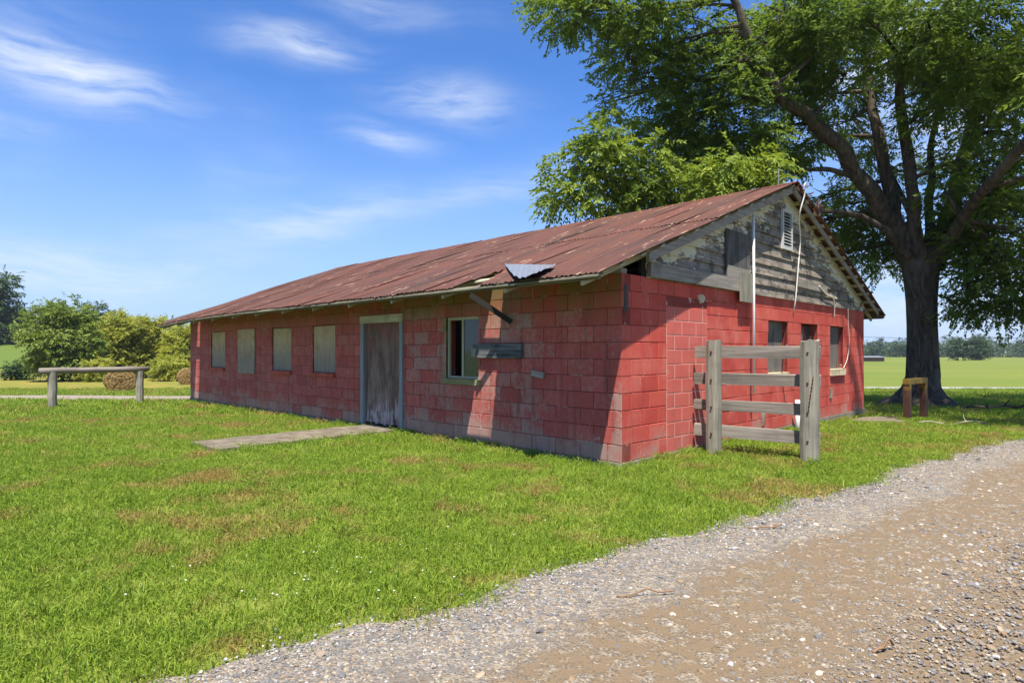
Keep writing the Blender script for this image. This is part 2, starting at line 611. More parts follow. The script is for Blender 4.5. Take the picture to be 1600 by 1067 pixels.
def ground_mat():
    t = new_mat('grassy_ground', .95, .1)
    p = t.add('ShaderNodeNewGeometry').outputs['Position']
    x, y, z = t.xyz(p)
    n = t.noise(p, .5, 5, .6)
    n2 = t.noise(p, 4.5, 5, .7)
    n3 = t.noise(p, 40, 4, .7)
    lawn = t.mix(t.sstep(n2, .3, .7), (.105, .125, .022), (.175, .20, .032))
    lawn = t.mix(t.m('MULTIPLY', t.sstep(n, .55, .75), .5), lawn, (.20, .155, .055))
    lawn = t.mix(t.m('MULTIPLY', t.sstep(n3, .5, .75), .45), lawn, (.055, .075, .015))
    # open pasture to the right, hay stubble to the left
    big = t.noise(t.scale(p, (.02, .05, 0)), 1.0, 5, .6)
    fine = t.noise(t.scale(p, (.5, 1.6, 0)), 1.0, 6, .7)
    past = t.mix(t.sstep(t.m('ADD', t.m('MULTIPLY', big, .7), t.m('MULTIPLY', fine, .3)), .38, .62), (.115, .150, .024), (.165, .180, .034))
    past = t.mix(t.m('MULTIPLY', t.sstep(fine, .45, .7), .4), past, (.085, .130, .018))
    hay = t.mix(t.sstep(t.noise(t.scale(p, (.35, .6, 0)), 1.0, 7, .75), .38, .62), (.115, .150, .022), (.25, .185, .042))
    hay = t.mix(t.m('MULTIPLY', t.sstep(y, 62, 80), .9), hay, (.085, .13, .02))
    far = t.mix(t.sstep(x, -4, 6), hay, past)
    blend = t.sstep(t.m('ADD', y, t.m('MULTIPLY', t.m('SUBTRACT', n2, .5), 3)), 24, 36)
    t.col(t.mix(blend, lawn, far))
    t.bump(n3, .6, .02)
    return t.mat


gxs = axis_samples(-2500, 2500, -16, 20, .55)
gys = axis_samples(-60, 3500, -1, 30, .55)
gx, gy = np.meshgrid(gxs, gys)
gz = terrain(gx, gy) - .004
nx, ny = len(gxs), len(gys)
idx = np.arange(nx*ny).reshape(ny, nx)
quads = np.stack([idx[:-1, :-1], idx[:-1, 1:], idx[1:, 1:], idx[1:, :-1]], -1).reshape(-1, 4)
ground = link('ground', np_mesh('ground', np.stack([gx, gy, gz], -1).reshape(-1, 3), quads, ground_mat(), True))
tag(ground, 'mown green lawn running into open pasture and hay field', None, None, 'structure')

EDGE = [(-9, -3.2), (-4, .25), (-1.386, 2.47), (-1.10, 2.78), (-.577, 3.12), (0, 3.53), (.471, 3.88), (1.197, 4.54), (2.1, 5.12), (3.065, 5.83), (5.21, 7.62), (8.27, 9.8), (14, 12.9), (24, 17.6), (40, 24)]


def edge_y(x):
    x = np.asarray(x, float)
    e = np.interp(x, [a for a, b in EDGE], [b for a, b in EDGE])
    return e + .07*np.sin(x*3.1) + .05*np.sin(x*7.7 + 1) + .03*np.sin(x*17.0 + 2)


def gravel_mat(name, lane=False):
    t = new_mat(name, .95, .15)
    p = t.add('ShaderNodeNewGeometry').outputs['Position']
    x, y, z = t.xyz(p)
    v = t.add('ShaderNodeTexVoronoi', {'Vector': p, 'Scale': 88.0, 'Randomness': 1.0})
    v2 = t.add('ShaderNodeTexVoronoi', {'Vector': p, 'Scale': 26.0})
    tone = t.xyz(v.outputs['Color'])[0]
    tone2 = t.xyz(v.outputs['Color'])[1]
    n = t.noise(p, 1.1, 7, .72)
    n2 = t.noise(p, 11, 6, .75)
    stone = t.ramp(tone, [(0, (.11, .10, .09)), (.35, (.20, .18, .15)), (.7, (.30, .255, .19)), (1, (.46, .395, .29))])
    stone = t.mix(t.m('MULTIPLY', t.m('GREATER_THAN', tone2, .72), .6), stone, (.27, .165, .07))
    dirt = t.mix(n2, (.115, .078, .045), (.235, .172, .104))
    grey = t.mix(n2, (.13, .12, .11), (.21, .195, .175))
    if lane:
        dirt = t.mix(n2, (.25, .21, .165), (.36, .315, .26))
        grey = dirt
    acr = t.add('ShaderNodeAttribute', attribute_name='across').outputs['Fac']
    dirtm = t.sstep(t.m('ADD', n, t.m('MULTIPLY', t.m('SUBTRACT', t.sstep(acr, .15, 1.15), .52), .62)), .34, .60)
    under = t.mix(dirtm, grey, dirt)
    cover = t.sstep(t.m('ADD', n2, t.m('MULTIPLY', t.m('SUBTRACT', .5, dirtm), .10)), .40, .56)
    col = t.mix(t.m('MULTIPLY', cover, .8), under, stone)
    t.col(col)
    h = t.m('SUBTRACT', 1.0, v.outputs['Distance'])
    h = t.m('ADD', t.m('MULTIPLY', h, cover), t.m('MULTIPLY', n2, .4))
    t.bump(h, .9, .012)
    return t.mat


# gravel road along the lawn: strips across from the grass edge
us = np.concatenate([np.arange(-6, 12, .12), np.arange(12, 40, 1.0)])
ws = np.array([0, .15, .4, .8, 1.3, 2, 2.8, 3.7, 4.7, 5.8, 7.0])
vv = []
for u in us:
    e0 = float(edge_y(u))
    sl = (np.interp(u + .4, [a for a, b in EDGE], [b for a, b in EDGE]) - np.interp(u - .4, [a for a, b in EDGE], [b for a, b in EDGE]))/.8
    nrm = np.array([sl, -1.0])/math.hypot(sl, 1)
    for w_ in ws:
        qx, qy = u + nrm[0]*w_, e0 + nrm[1]*w_
        vv.append((qx, qy, tz(qx, qy) + .008 + .012*math.sin(w_*1.9)*min(1, w_)))
nu, nw = len(us), len(ws)
idx = np.arange(nu*nw).reshape(nu, nw)
quads = np.stack([idx[:-1, :-1], idx[:-1, 1:], idx[1:, 1:], idx[1:, :-1]], -1).reshape(-1, 4)[:, ::-1]
M['gravel'] = gravel_mat('gravel_and_clay')
rm = np_mesh('gravel_road', vv, quads, M['gravel'], True)
at_ = rm.attributes.new('across', 'FLOAT', 'POINT')
at_.data.foreach_set('value', np.tile(ws, nu).astype(np.float32))
road = link('gravel_road', rm)
tag(road, 'gravel and clay farm road beside the lawn', None, None, 'structure')


def strip(name, pts, width, mat, label, dz=.012):
    vv, n_ = [], 5
    for i, (x, y) in enumerate(pts):
        a = pts[max(i - 1, 0)]
        b = pts[min(i + 1, len(pts) - 1)]
        d = np.array([b[0] - a[0], b[1] - a[1]], float)
        d /= np.linalg.norm(d)
        nn = np.array([-d[1], d[0]])
        for k in range(n_):
            wob = 1 + .06*math.sin(i*1.7 + k*3)
            q = np.array([x, y]) + nn*(k/(n_ - 1) - .5)*width*wob
            vv.append((q[0], q[1], tz(*q) + dz))
    idx = np.arange(len(pts)*n_).reshape(len(pts), n_)
    qd = np.stack([idx[:-1, :-1], idx[:-1, 1:], idx[1:, 1:], idx[1:, :-1]], -1).reshape(-1, 4)
    o = link(name, np_mesh(name, vv, qd[:, ::-1], mat, True))
    return tag(o, label, None, None, 'structure')


strip('lane', [(x, 20.6 + .003*(x + 8)**2 - .10*(x + 10)) for x in np.arange(-40, 4, .8)], 4.6, gravel_mat('pale_lane_gravel', True), 'pale gravel lane running behind the barn', .02)
M['asphalt'] = concrete('pale_road_surface', (.24, .22, .20), (.33, .31, .285), 2)
strip('road', [(x, 38.5 - .055*(x - 20)) for x in np.arange(2, 110, 2.0)], 3.4, M['asphalt'], 'narrow pale road crossing behind the big tree', .03)

# ------------------------------------------------------------------ barn walls
LW, GW = 36*BL, 24*BL
ROWS = 11
TOP = Z0 + ROWS*CH


def ly(px, e=0.0):          # long-side coordinate of a photo column on the plane x = -e
    k = (px - 800)/F
    return (CX - GX*e - k*(CY - GY*e))/(-LX + LY*k)


def gxp(px, o=0.0):         # gable coordinate of a photo column on the plane y = -o
    k = (px - 800)/F
    return (k*(CY - LY*o) - (CX - LX*o))/(GX - GY*k)


RZ = lambda k: Z0 + CH*k
side_open = []
WIN_L = [(330, 351.5), (373.5, 398.5), (425.5, 455), (488.5, 523.5)]
for a, b in WIN_L:
    side_open.append((ly(b), ly(a), RZ(4), RZ(9)))
GLASSW = (ly(747.5), ly(697), RZ(4), RZ(9))
side_open.append(GLASSW)
DOOR = (ly(628.5), ly(569.5), Z0, RZ(9))
side_open.append(DOOR)
gable_open = []
WIN_G = [(1200.5, 1231), (1251.5, 1277.5), (1297, 1317.8)]
for a, b in WIN_G:
    gable_open.append((gxp(a), gxp(b), RZ(4), RZ(9)))
INFILL = (1.02, 2.12, Z0 - .03, 1.93)

DEP = .06


def block_mesh(wd, ht, key, cache={}):
    k = (round(wd, 3), round(ht, 3), key)
    if k in cache:
        return cache[k]
    b = .0045
    m_ = MB()
    # local: u along wall, v outward (front at v=0), z up
    m_.v = [(0, DEP, 0), (wd, DEP, 0), (wd, DEP, ht), (0, DEP, ht), (0, b, 0), (wd, b, 0), (wd, b, ht), (0, b, ht),
            (b, 0, b), (wd - b, 0, b), (wd - b, 0, ht - b), (b, 0, ht - b)]
    m_.f = [(8, 9, 10, 11), (4, 5, 9, 8), (5, 6, 10, 9), (6, 7, 11, 10), (7, 4, 8, 11), (0, 1, 5, 4), (1, 2, 6, 5), (2, 3, 7, 6), (3, 0, 4, 7)]
    m_.mi = [0]*9
    me = m_.mesh('concrete_block')
    me.materials.append(M[key])
    cache[k] = me
    return me


def clip_rects(rects, holes):
    out = []
    for (a, b, c, d) in rects:
        segs = [(a, b)]
        for (h0, h1, z0, z1) in holes:
            if d <= z0 + .02 or c >= z1 - .02:
                continue
            ns = []
            for (s0, s1) in segs:
                if h1 <= s0 or h0 >= s1:
                    ns.append((s0, s1))
                    continue
                if h0 - s0 > .03:
                    ns.append((s0, h0))
                if s1 - h1 > .03:
                    ns.append((h1, s1))
            segs = ns
        for (s0, s1) in segs:
            if s1 - s0 > .03:
                out.append((s0, s1, c, d))
    return out


def rows(length, half_first_even, jt=.0095, gap=0):
    rects = []
    for r in range(ROWS):
        half = (r % 2 == 0) == half_first_even
        s = 0.0
        e = CH if half else BL
        while s < length - 1e-4:
            rects.append((s + jt/2 if s > 0 else s, min(e, length) - jt/2, RZ(r) + jt/2, RZ(r + 1) - jt/2))
            s, e = e, e + BL
    return rects


side_blocks = clip_rects(rows(LW, True), side_open)
gable_blocks = clip_rects(rows(GW, False), gable_open + [INFILL])


def loc2w(x, y, z):
    return (CX + GX*x + LX*y, CY + GY*x + LY*y, z)


def pix(x, y, z):
    X, Y, Z = loc2w(x, y, z)
    return 800 + F*X/Y, HZ - F*(Z - CAMZ)/Y


def parea(a, b, c, d, long_):
    pts = [pix(0, s, z) if long_ else pix(s, 0, z) for s, z in ((a, c), (b, c), (b, d), (a, d))]
    return abs(sum(pts[i][0]*pts[(i + 1) % 4][1] - pts[(i + 1) % 4][0]*pts[i][1] for i in range(4)))/2


def wall_box(mb, holes, length, long_, z1, thick=.19, rec=.006, extra=None):
    """solid wall with rectangular openings, as boxes between the openings"""
    cuts = sorted(set([0, length] + [h[0] for h in holes] + [h[1] for h in holes]))
    for a, b in zip(cuts[:-1], cuts[1:]):
        mid = (a + b)/2
        zs = sorted([(h[2], h[3]) for h in holes if h[0] < mid < h[1]])
        z = 0.0
        spans = []
        for (c, d) in zs:
            spans.append((z, c))
            z = d
        spans.append((z, z1))
        for (c, d) in spans:
            if d - c < .001:
                continue
            if long_:
                mb.box(rec, thick, max(a, 0.0), b, c, d)
            else:
                mb.box(max(a, thick + .001), min(b, length - thick - .001), rec, thick, c, d)


sw = MB()
wall_box(sw, side_open, LW, True, TOP - .004)
SIDE = sw.build('side_wall', M['mortar'], BARN)
gwm = MB()
wall_box(gwm, gable_open, GW, False, TOP - .004)
gwm.box(.0062, .2, .0055, .19, 0, TOP - .005)
GABLE = gwm.build('gable_wall', M['mortar'], BARN)
# pale mortar bed of the bricked-up doorway
inf = MB().box(INFILL[0], INFILL[1], .0025, .02, INFILL[2], INFILL[3]).build('blocked_doorway', M['mortar_infill'], BARN)
bw = MB()
bw.box(GW - .19, GW - .006, .0, LW, 0, TOP)
bw.box(.2, GW - .2, LW - .19, LW - .006, 0, TOP)
bw.build('rear_walls', M['red'], BARN)

allb = [(parea(*r, True), r, True) for r in side_blocks] + [(parea(*r, False), r, False) for r in gable_blocks]
# blocks of the infilled doorway
ib = []
ih = .1905
for r in range(10):
    c = INFILL[2] + .03 + ih*r
    s = INFILL[0]
    e = INFILL[0] + (.20 if r % 2 else .39)
    while s < INFILL[1] - .02:
        ib.append((s + .0055, min(e, INFILL[1]) - .0055, c + .005, c + ih - .006))
        s, e = e, e + .385
ib = [r for r in ib if r[1] - r[0] > .04]
allb.sort(key=lambda q: -q[0])
NB = 300 - len(ib)
rest = {True: MB(), False: MB()}
for i, (ar, (a, b, c, d), long_) in enumerate(allb):
    pr = random.uniform(-.0015, .0015)
    if i < NB:
        me = block_mesh(b - a, d - c, 'red')
        o = link('concrete_block', me, SIDE if long_ else GABLE)
        if long_:      # outward -x : u runs along -y seen from outside
            o.rotation_euler = (0, 0, -math.pi/2)
            o.location = (pr, b, c)
        else:
            o.location = (a, pr, c)
    else:
        mb = rest[long_]
        if long_:
            mb.box(pr, DEP, a, b, c, d)
        else:
            mb.box(a, b, pr, DEP, c, d)
for long_, mb in rest.items():
    if mb.f:
        o = mb.build('concrete_blocks', M['red'], SIDE if long_ else GABLE)
        o['kind'] = 'stuff'
for (a, b, c, d) in ib:
    o = link('infill_block', block_mesh(b - a, d - c, 'red_infill'), inf)
    o.location = (a, random.uniform(-.002, .0), c)

MB().box(-.018, LW*0 + .15, -.018, LW + .01, -.25, Z0 - .004).build('side_footing', M['found'], BARN)
MB().box(.151, GW + .02, -.02, .15, -.4, Z0 - .003).build('gable_footing', M['found'], BARN)
# inside: floor and a cross wall behind the open window
MB().box(.19, GW - .19, .19, LW - .19, -.1, .03).build('floor_slab', M['slab'], BARN)
MB().box(3.2, 3.3, .2, 8.0, .031, 2.26).build('partition_wall', M['interior'], BARN)
MB().box(2.4, 3.1, 2.0, 6.0, .032, .95).build('feed_trough', M['attic'], BARN)

# doorway
y0, y1 = DOOR[0], DOOR[1]
FR = empty('door', (0, 0, 0))
FR.parent = BARN
MB().box(.02, .05, y0 + .02, y1 - .02, Z0 + .055, RZ(9) - .005).build('door_panel', M['door'], FR)
# ragged lower lip of the plywood facing
mb = MB()
n_ = 12
for i in range(n_):
    a = y0 + .075 + (y1 - y0 - .15)*i/n_
    b = y0 + .075 + (y1 - y0 - .15)*(i + 1)/n_
    lo = Z0 + .03 + .07*abs(math.sin(i*1.9))*random.random() + (.09 if i == 1 else 0)
    mb.box(.008, .019, a, b, lo, 1.795)
mb.build('plywood_facing', M['door'], FR)
MB().box(-.035, .02, y1 - .02, y1 + .085, Z0 - .02, 1.85).build('door_jamb', M['bluegrey_z'], FR)
MB().box(-.035, .02, y0 - .045, y0 + .04, Z0 - .02, 1.85).build('door_jamb', M['bluegrey_z'], FR)
MB().box(-.042, -.003, y0 - .055, y1 + .095, 1.852, 1.985).build('door_head', M['cream_x'] if False else M['cream_y'], FR)
MB().box(-.05, .0, y0 - .02, y1 + .02, Z0 - .03, Z0 + .012).build('door_sill', M['slab'], FR)

# boarded windows of the long side
for i, (a, b, c, d) in enumerate(side_open[:4]):
    wn = empty('boarded_window', (0, 0, 0))
    wn.parent = BARN
    big = i == 1
    MB().box(-.022 if big else .022, -.004 if big else .04, a - (.01 if big else -.012), b + (.02 if big else -.012),
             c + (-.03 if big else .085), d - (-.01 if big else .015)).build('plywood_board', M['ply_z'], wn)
    if not big:
        MB().box(-.055, .05, a - .015, b + .015, c, c + .075).build('sill', M['sillred'], wn)

# sliding window
a, b, c, d = GLASSW
wn = empty('sliding_window', (0, 0, 0))
wn.parent = BARN
fx0, fx1 = .035, .075
c1 = c + .09
MB().box(-.028, .10, a - .05, b + .09, c, c + .085).build('sill', M['sill'], wn)
MB().box(fx0, fx1, a, b, d - .045, d - .002).build('frame_head', M['cream_y'], wn)
MB().box(fx0, fx1, a, b, c1, c1 + .035).build('frame_bottom', M['cream_y'], wn)
MB().box(fx0 + .001, fx1 - .001, b - .036, b - .001, c1 + .036, d - .046).build('frame_side', M['cream_z'], wn)
MB().box(fx0 + .001, fx1 - .001, a + .001, a + .030, c1 + .036, d - .046).build('frame_side', M['cream_z'], wn)
mid = (a*.47 + b*.53)
MB().box(fx0 + .002, fx1 - .002, mid - .02, mid + .02, c1 + .036, d - .046).build('meeting_stile', M['cream_z'], wn)
MB().box(.05, .056, a + .031, mid - .021, c1 + .037, d - .047).build('pane', M['glass'], wn)
MB().box(.0, .034, b + .0, b + .085, c1 + .0, d + .0).build('side_casing', M['sill'], wn)

# charred plank and scrap nailed to the wall
a, b = ly(818.5), ly(744)
MB().box(-.055, -.004, a, b, 1.262, 1.462, jit=.006).build('charred_plank', M['dark_x'] if False else wood('charred_plank_wood', (.03, .03, .03), (.20, .20, .19), 'y', dark=(.012, .012, .012), darkness=.85), BARN)
MB().box(-.075, -.056, b - .07, b + .02, 1.27, 1.40, jit=.008).build('hinge', M['wood_z'], BARN)
o = MB().box(-.03, -.004, -.11, .11, -.04, .04, jit=.008).build('wood_scrap', M['wood_y'], BARN)
o.location = (0, ly(841.5), 1.055)
o.rotation_euler = (R(9), 0, 0)
MB().box(.05, .095, -.03, -.004, 1.83, 2.14, jit=.006).build('wood_scrap', M['dark_z'], BARN)

# gable windows
for i, (a, b, c, d) in enumerate(gable_open):
    wn = empty('gable_window', (0, 0, 0))
    wn.parent = BARN
    if i == 1:
        MB().box(a + .02, b - .02, .14, .146, c + .16, d - .02).build('pane', M['glass'], wn)
        MB().box(a + .30, a + .335, .125, .139, c + .16, d - .02).build('frame', M['bluegrey_z'], wn)
        MB().box(a, a + .03, .12, .15, c + .14, d).build('frame_side', M['bluegrey_z'], wn)
    else:
        MB().box(a + .003, b - .003, .10, .12, c + .14, d - .004).build('plywood_board', M['ply_dark'], wn)
    MB().box(a - .02, b + .02, -.05 if i == 2 else -.02, .17, c + .002, c + .135, jit=.004).build('sill', M['sillpale'], wn)

# ------------------------------------------------------------------ roof
EV, RO, RI, FO = .78, .27, 4.24, .30        # eave overhang, near rake overhang, ridge height, far overhang
XM = GW/2
SLOPE = (RI - 2.19)/(XM + EV)


def zr(x):
    return RI - abs(x - XM)*SLOPE


ROOF = None
# ridge cap
mb = MB()
n_ = 24
prev = None
for i in range(n_):
    ya = -RO + (LW + RO + FO)*i/n_
    yb = -RO + (LW + RO + FO)*(i + 1)/n_ + .03
    h = .018 + random.uniform(-.006, .008)
    for sg in (-1, 1):
        mb.quad_box([(XM, ya, RI + h), (XM, yb, RI + h), (XM + sg*.16, yb, RI - .16*SLOPE + h), (XM + sg*.16, ya, RI - .16*SLOPE + h),
                     (XM, ya, RI + h + .003), (XM, yb, RI + h + .003), (XM + sg*.16, yb, RI - .16*SLOPE + h + .003), (XM + sg*.16, ya, RI - .16*SLOPE + h + .003)])
t = new_mat('orange_rust_ridge', .7)
pc = barn_co(t)
t.col(t.mix(t.sstep(t.noise(t.scale(pc, (3, 1.2, 3)), 1.0, 5), .35, .65), (.20, .075, .025), (.11, .035, .026)))
M['ridge'] = t.mat
ROOF = mb.build('roof', M['ridge'], BARN)

COR, AMP = .0677, .009


def sag(y):
    """eave droop toward the far end"""
    t_ = max(0.0, (y - 9.5)/5.5)
    return -.13*t_*t_


def back_proj(yw, z):
    """wall point (0,yw,z) followed up the sunbeam to the front roof plane -> (x,y)"""
    a, b, c = SUN_L
    # point (0 - a s, yw - b s, z - c s) on z = RI-(XM-x)*SLOPE
    s = (RI - XM*SLOPE - z)/(-c + a*SLOPE)
    return (-a*s, yw - b*s)


# hole polygons in the roof as y-ranges by distance x from the wall plane (x negative outside)
HOLES = []


def hole(top, bot):
    """top/bot : (y_low, y_high, z) of the sunlit patch on the wall"""
    (t0, t1, zt), (b0, b1, zb) = top, bot
    xt, yt0 = back_proj(t0, zt)
    yt1 = back_proj(t1, zt)[1]
    xb, yb0 = back_proj(b0, zb)
    yb1 = back_proj(b1, zb)[1]
    HOLES.append((xb, yb0, yb1, xt, yt0, yt1))


hole((ly(786.7), ly(770.6), 2.25), (ly(766.4), ly(727), .0))
hole((ly(313.0), ly(309.5), 2.2), (ly(310.5), ly(303.5), .0))


def hole_span(h, x):
    xb, yb0, yb1, xt, yt0, yt1 = h
    t_ = (x - xb)/(xt - xb)
    if x > xt + .12:
        return None
    if x > xt:
        m_ = (yt0 + yt1)/2
        q = (x - xt)/.12
        return (yt0*(1 - q) + m_*q, yt1*(1 - q) + m_*q)
    return (yb0 + (yt0 - yb0)*t_, yb1 + (yt1 - yb1)*t_)


def make_sheet(side, ya, yb, s0, s1, lift, seed, cutholes=()):
    """corrugated sheet; side -1 = front slope. s = run measured from ridge outward (horizontal)"""
    rr = random.Random(seed)
    ny_ = max(4, int(round((yb - ya)/(COR/4))))
    ss = [s0 + (s1 - s0)*k/9 for k in range(10)]
    if cutholes:
        ss = sorted(set(ss + [s0 + (s1 - s0)*k/60 for k in range(61)]))
    ys = [ya + (yb - ya)*k/ny_ for k in range(ny_ + 1)]
    rag = [rr.uniform(-.018, .018) for _ in ys]
    tilt = rr.uniform(-.006, .006)
    mb = MB()
    for i, s in enumerate(ss):
        x = XM + side*s
        for j, yy in enumerate(ys):
            e = s
            if i == len(ss) - 1:
                e = s + rag[j//3*3 % len(rag)]
            xx = XM + side*e
            z = RI - e*SLOPE + AMP*math.cos(2*math.pi*(yy/COR)) + lift
            z += sag(yy)*(e/(XM + EV))**2
            z += tilt*((yy - ya)/(yb - ya) - .5) + .006*math.sin(e*2.1 + seed)
            mb.v.append((xx, yy, z))
    m_ = len(ys)
    for i in range(len(ss) - 1):
        xm_ = XM + side*(ss[i] + ss[i + 1])/2
        for j in range(m_ - 1):
            ym = (ys[j] + ys[j + 1])/2
            if side < 0 and any((hs := hole_span(h, xm_)) and hs[0] < ym < hs[1] for h in cutholes):
                continue
            q = (i*m_ + j, i*m_ + j + 1, (i + 1)*m_ + j + 1, (i + 1)*m_ + j)
            mb.f.append(q if side < 0 else q[::-1])
            mb.mi.append(0)
    return mb


SHW = COR*9
ya = -RO
k = 0
while ya < LW + FO - .05:
    yb = min(ya + SHW + .03, LW + FO)
    for side in (-1, 1):
        run = XM + EV
        mid = run*(.50 + random.uniform(-.015, .015))
        ch = [h for h in HOLES if side < 0 and not (min(h[1], h[4]) > yb + .05 or max(h[2], h[5]) < ya - .05)]
        lo = run + random.uniform(-.02, .015)
        if side < 0 and 7.2 < ya < 8.0:
            lo -= .05
        make_sheet(side, ya, yb, .02, mid + .1, .016 + (k % 2)*.003, k*2 + side, []).build('roof_sheet', M['roof'], ROOF, True)
        make_sheet(side, ya, yb, mid, lo, .004 + (k % 2)*.003, k*2 + 31 + side, ch).build('roof_sheet', M['roof'], ROOF, True)
    ya += SHW
    k += 1

# torn sheet folded back over its neighbour, bare underside up
def on_roof(px_, py_, lift):
    kx, kz = (px_ - 800)/F, (HZ - py_)/F
    ax = kx*GX + GY
    cx = -CX*GX - CY*GY
    d = (RI - XM*SLOPE + lift + cx*SLOPE - CAMZ)/(kz - ax*SLOPE)
    X, Y = kx*d - CX, d - CY
    return Vector((X*GX + Y*GY, X*LX + Y*LY, CAMZ + kz*d))


fl = MB()
LOW = [(0, 789, 414), (.12, 795, 422), (.22, 802, 430), (.34, 811, 434), (.42, 818, 434), (.6, 833, 428), (.8, 851, 421), (1, 868, 415)]
NC = 30
for i in range(NC + 1):
    t_ = i/NC
    bx_ = np.interp(t_, [q[0] for q in LOW], [q[1] for q in LOW])
    by_ = np.interp(t_, [q[0] for q in LOW], [q[2] for q in LOW]) + (random.uniform(-1.2, .6) if 0 < i < NC else 0)
    tp_ = on_roof(789 + 79*t_, 412.5 + 1.5*t_, .05)
    bt_ = on_roof(bx_, by_, .05 + .05*math.sin(math.pi*t_))
    rip = .007*math.cos(i*2.1)
    for k in range(4):
        q = tp_.lerp(bt_, k/3)
        fl.v.append((q.x, q.y, q.z + rip*min(1, k) + .015*math.sin(math.pi*k/3)))
for i in range(NC):
    for k in range(3):
        q = i*4 + k
        fl.f.append((q, q + 1, q + 5, q + 4))
        fl.mi.append(0)
o = fl.build('folded_sheet', M['galv'], ROOF)
o['label'] = 'bare silver flap of a torn roof sheet folded back'

# purlins (skip sheathing) and rafters
npur = 14
for side in (-1, 1):
    for i in range(npur):
        s = .12 + (XM + EV - .16)*i/(npur - 1)
        x = XM + side*s
        pts = []
        mb = MB()
        segs = 8
        for q in range(segs):
            y0_ = -RO + .03 + (LW + RO + FO - .06)*q/segs
            y1_ = -RO + .03 + (LW + RO + FO - .06)*(q + 1)/segs
            f_ = (s/(XM + EV))**2
            za, zb = RI - s*SLOPE - .022 + sag(y0_)*f_, RI - s*SLOPE - .022 + sag(y1_)*f_
            w_ = .05
            mb.quad_box([(x - w_, y0_, za - .02 - side*-w_*SLOPE*0), (x + w_, y0_, za - .02), (x + w_, y1_, zb - .02), (x - w_, y1_, zb - .02),
                         (x - w_, y0_, za), (x + w_, y0_, za), (x + w_, y1_, zb), (x - w_, y1_, zb)])
        for vi, v in enumerate(mb.v):      # lie on the slope
            mb.v[vi] = (v[0], v[1], v[2] - side*(v[0] - x)*SLOPE)
        mb.build('purlin', M['eave'] if i == npur - 1 else M['cream_y'], ROOF)
for i in range(13):
    yy = i*LW/12
    for side in (-1, 1):
        e = XM + EV - .07
        f_ = sag(yy)
        th = .095
        a0 = .03
        mb = MB()
        za, zb = RI - a0*SLOPE - .045, RI - e*SLOPE - .045 + f_*.9
        w_ = .02
        xa, xb = XM + side*a0, XM + side*e
        yy_ = max(.03, min(LW - .03, yy))
        mb.quad_box([(xa, yy_ - w_, za - th), (xb, yy_ - w_, zb - th), (xb, yy_ + w_, zb - th), (xa, yy_ + w_, za - th),
                     (xa, yy_ - w_, za), (xb, yy_ - w_, zb), (xb, yy_ + w_, zb), (xa, yy_ + w_, za)])
        mb.build('rafter', M['cream_x'], ROOF)
# eave boards (edge strip under the metal)
for side in (-1, 1):
    s = XM + EV - .06
    segs = 12
    for q in range(6):
        mb = MB()
        for qq in range(4):
            y0_ = -RO + .05 + (LW + RO + FO - .1)*(q*4 + qq)/24
            y1_ = -RO + .05 + (LW + RO + FO - .1)*(q*4 + qq + 1)/24 - (.012 if qq == 3 else 0)
            z0_, z1_ = RI - s*SLOPE - .047 + sag(y0_), RI - s*SLOPE - .047 + sag(y1_)
            x = XM + side*s
            mb.quad_box([(x - .012, y0_, z0_ - .04), (x + .012, y0_, z0_ - .04), (x + .012, y1_, z1_ - .04), (x - .012, y1_, z1_ - .04),
                         (x - .012, y0_, z0_), (x + .012, y0_, z0_), (x + .012, y1_, z1_), (x - .012, y1_, z1_)])
        mb.build('eave_board', M['eave'], ROOF)
# barge boards on the near rake
def rake(side, s0, s1, y, top, dep, th, name, mat):
    xa, xb = XM + side*s0, XM + side*s1
    za, zb = RI - s0*SLOPE - top, RI - s1*SLOPE - top
    mb = MB()
    mb.quad_box([(xa, y, za - dep), (xb, y, zb - dep), (xb, y + th, zb - dep), (xa, y + th, za - dep),
                 (xa, y, za), (xb, y, zb), (xb, y + th, zb), (xa, y + th, za)])
    return mb.build(name, mat, ROOF)


rake(-1, .06, XM - .28, -.20, .048, .115, .03, 'barge_board', M['wood_x'])
rake(1, .02, 2.75, -.20, .048, .10, .03, 'barge_board', M['wood_x'])
rake(1, 2.76, XM + .42, -.205, .048, .095, .03, 'barge_board', M['wood_x'])
rake(-1, .06, XM + .6, LW + .2, .048, .12, .03, 'barge_board', M['wood_x'])
# boxed wall plate
MB().box(.02, .14, .02, LW - .02, TOP, TOP + .06).build('wall_plate', M['wood_y'], BARN)

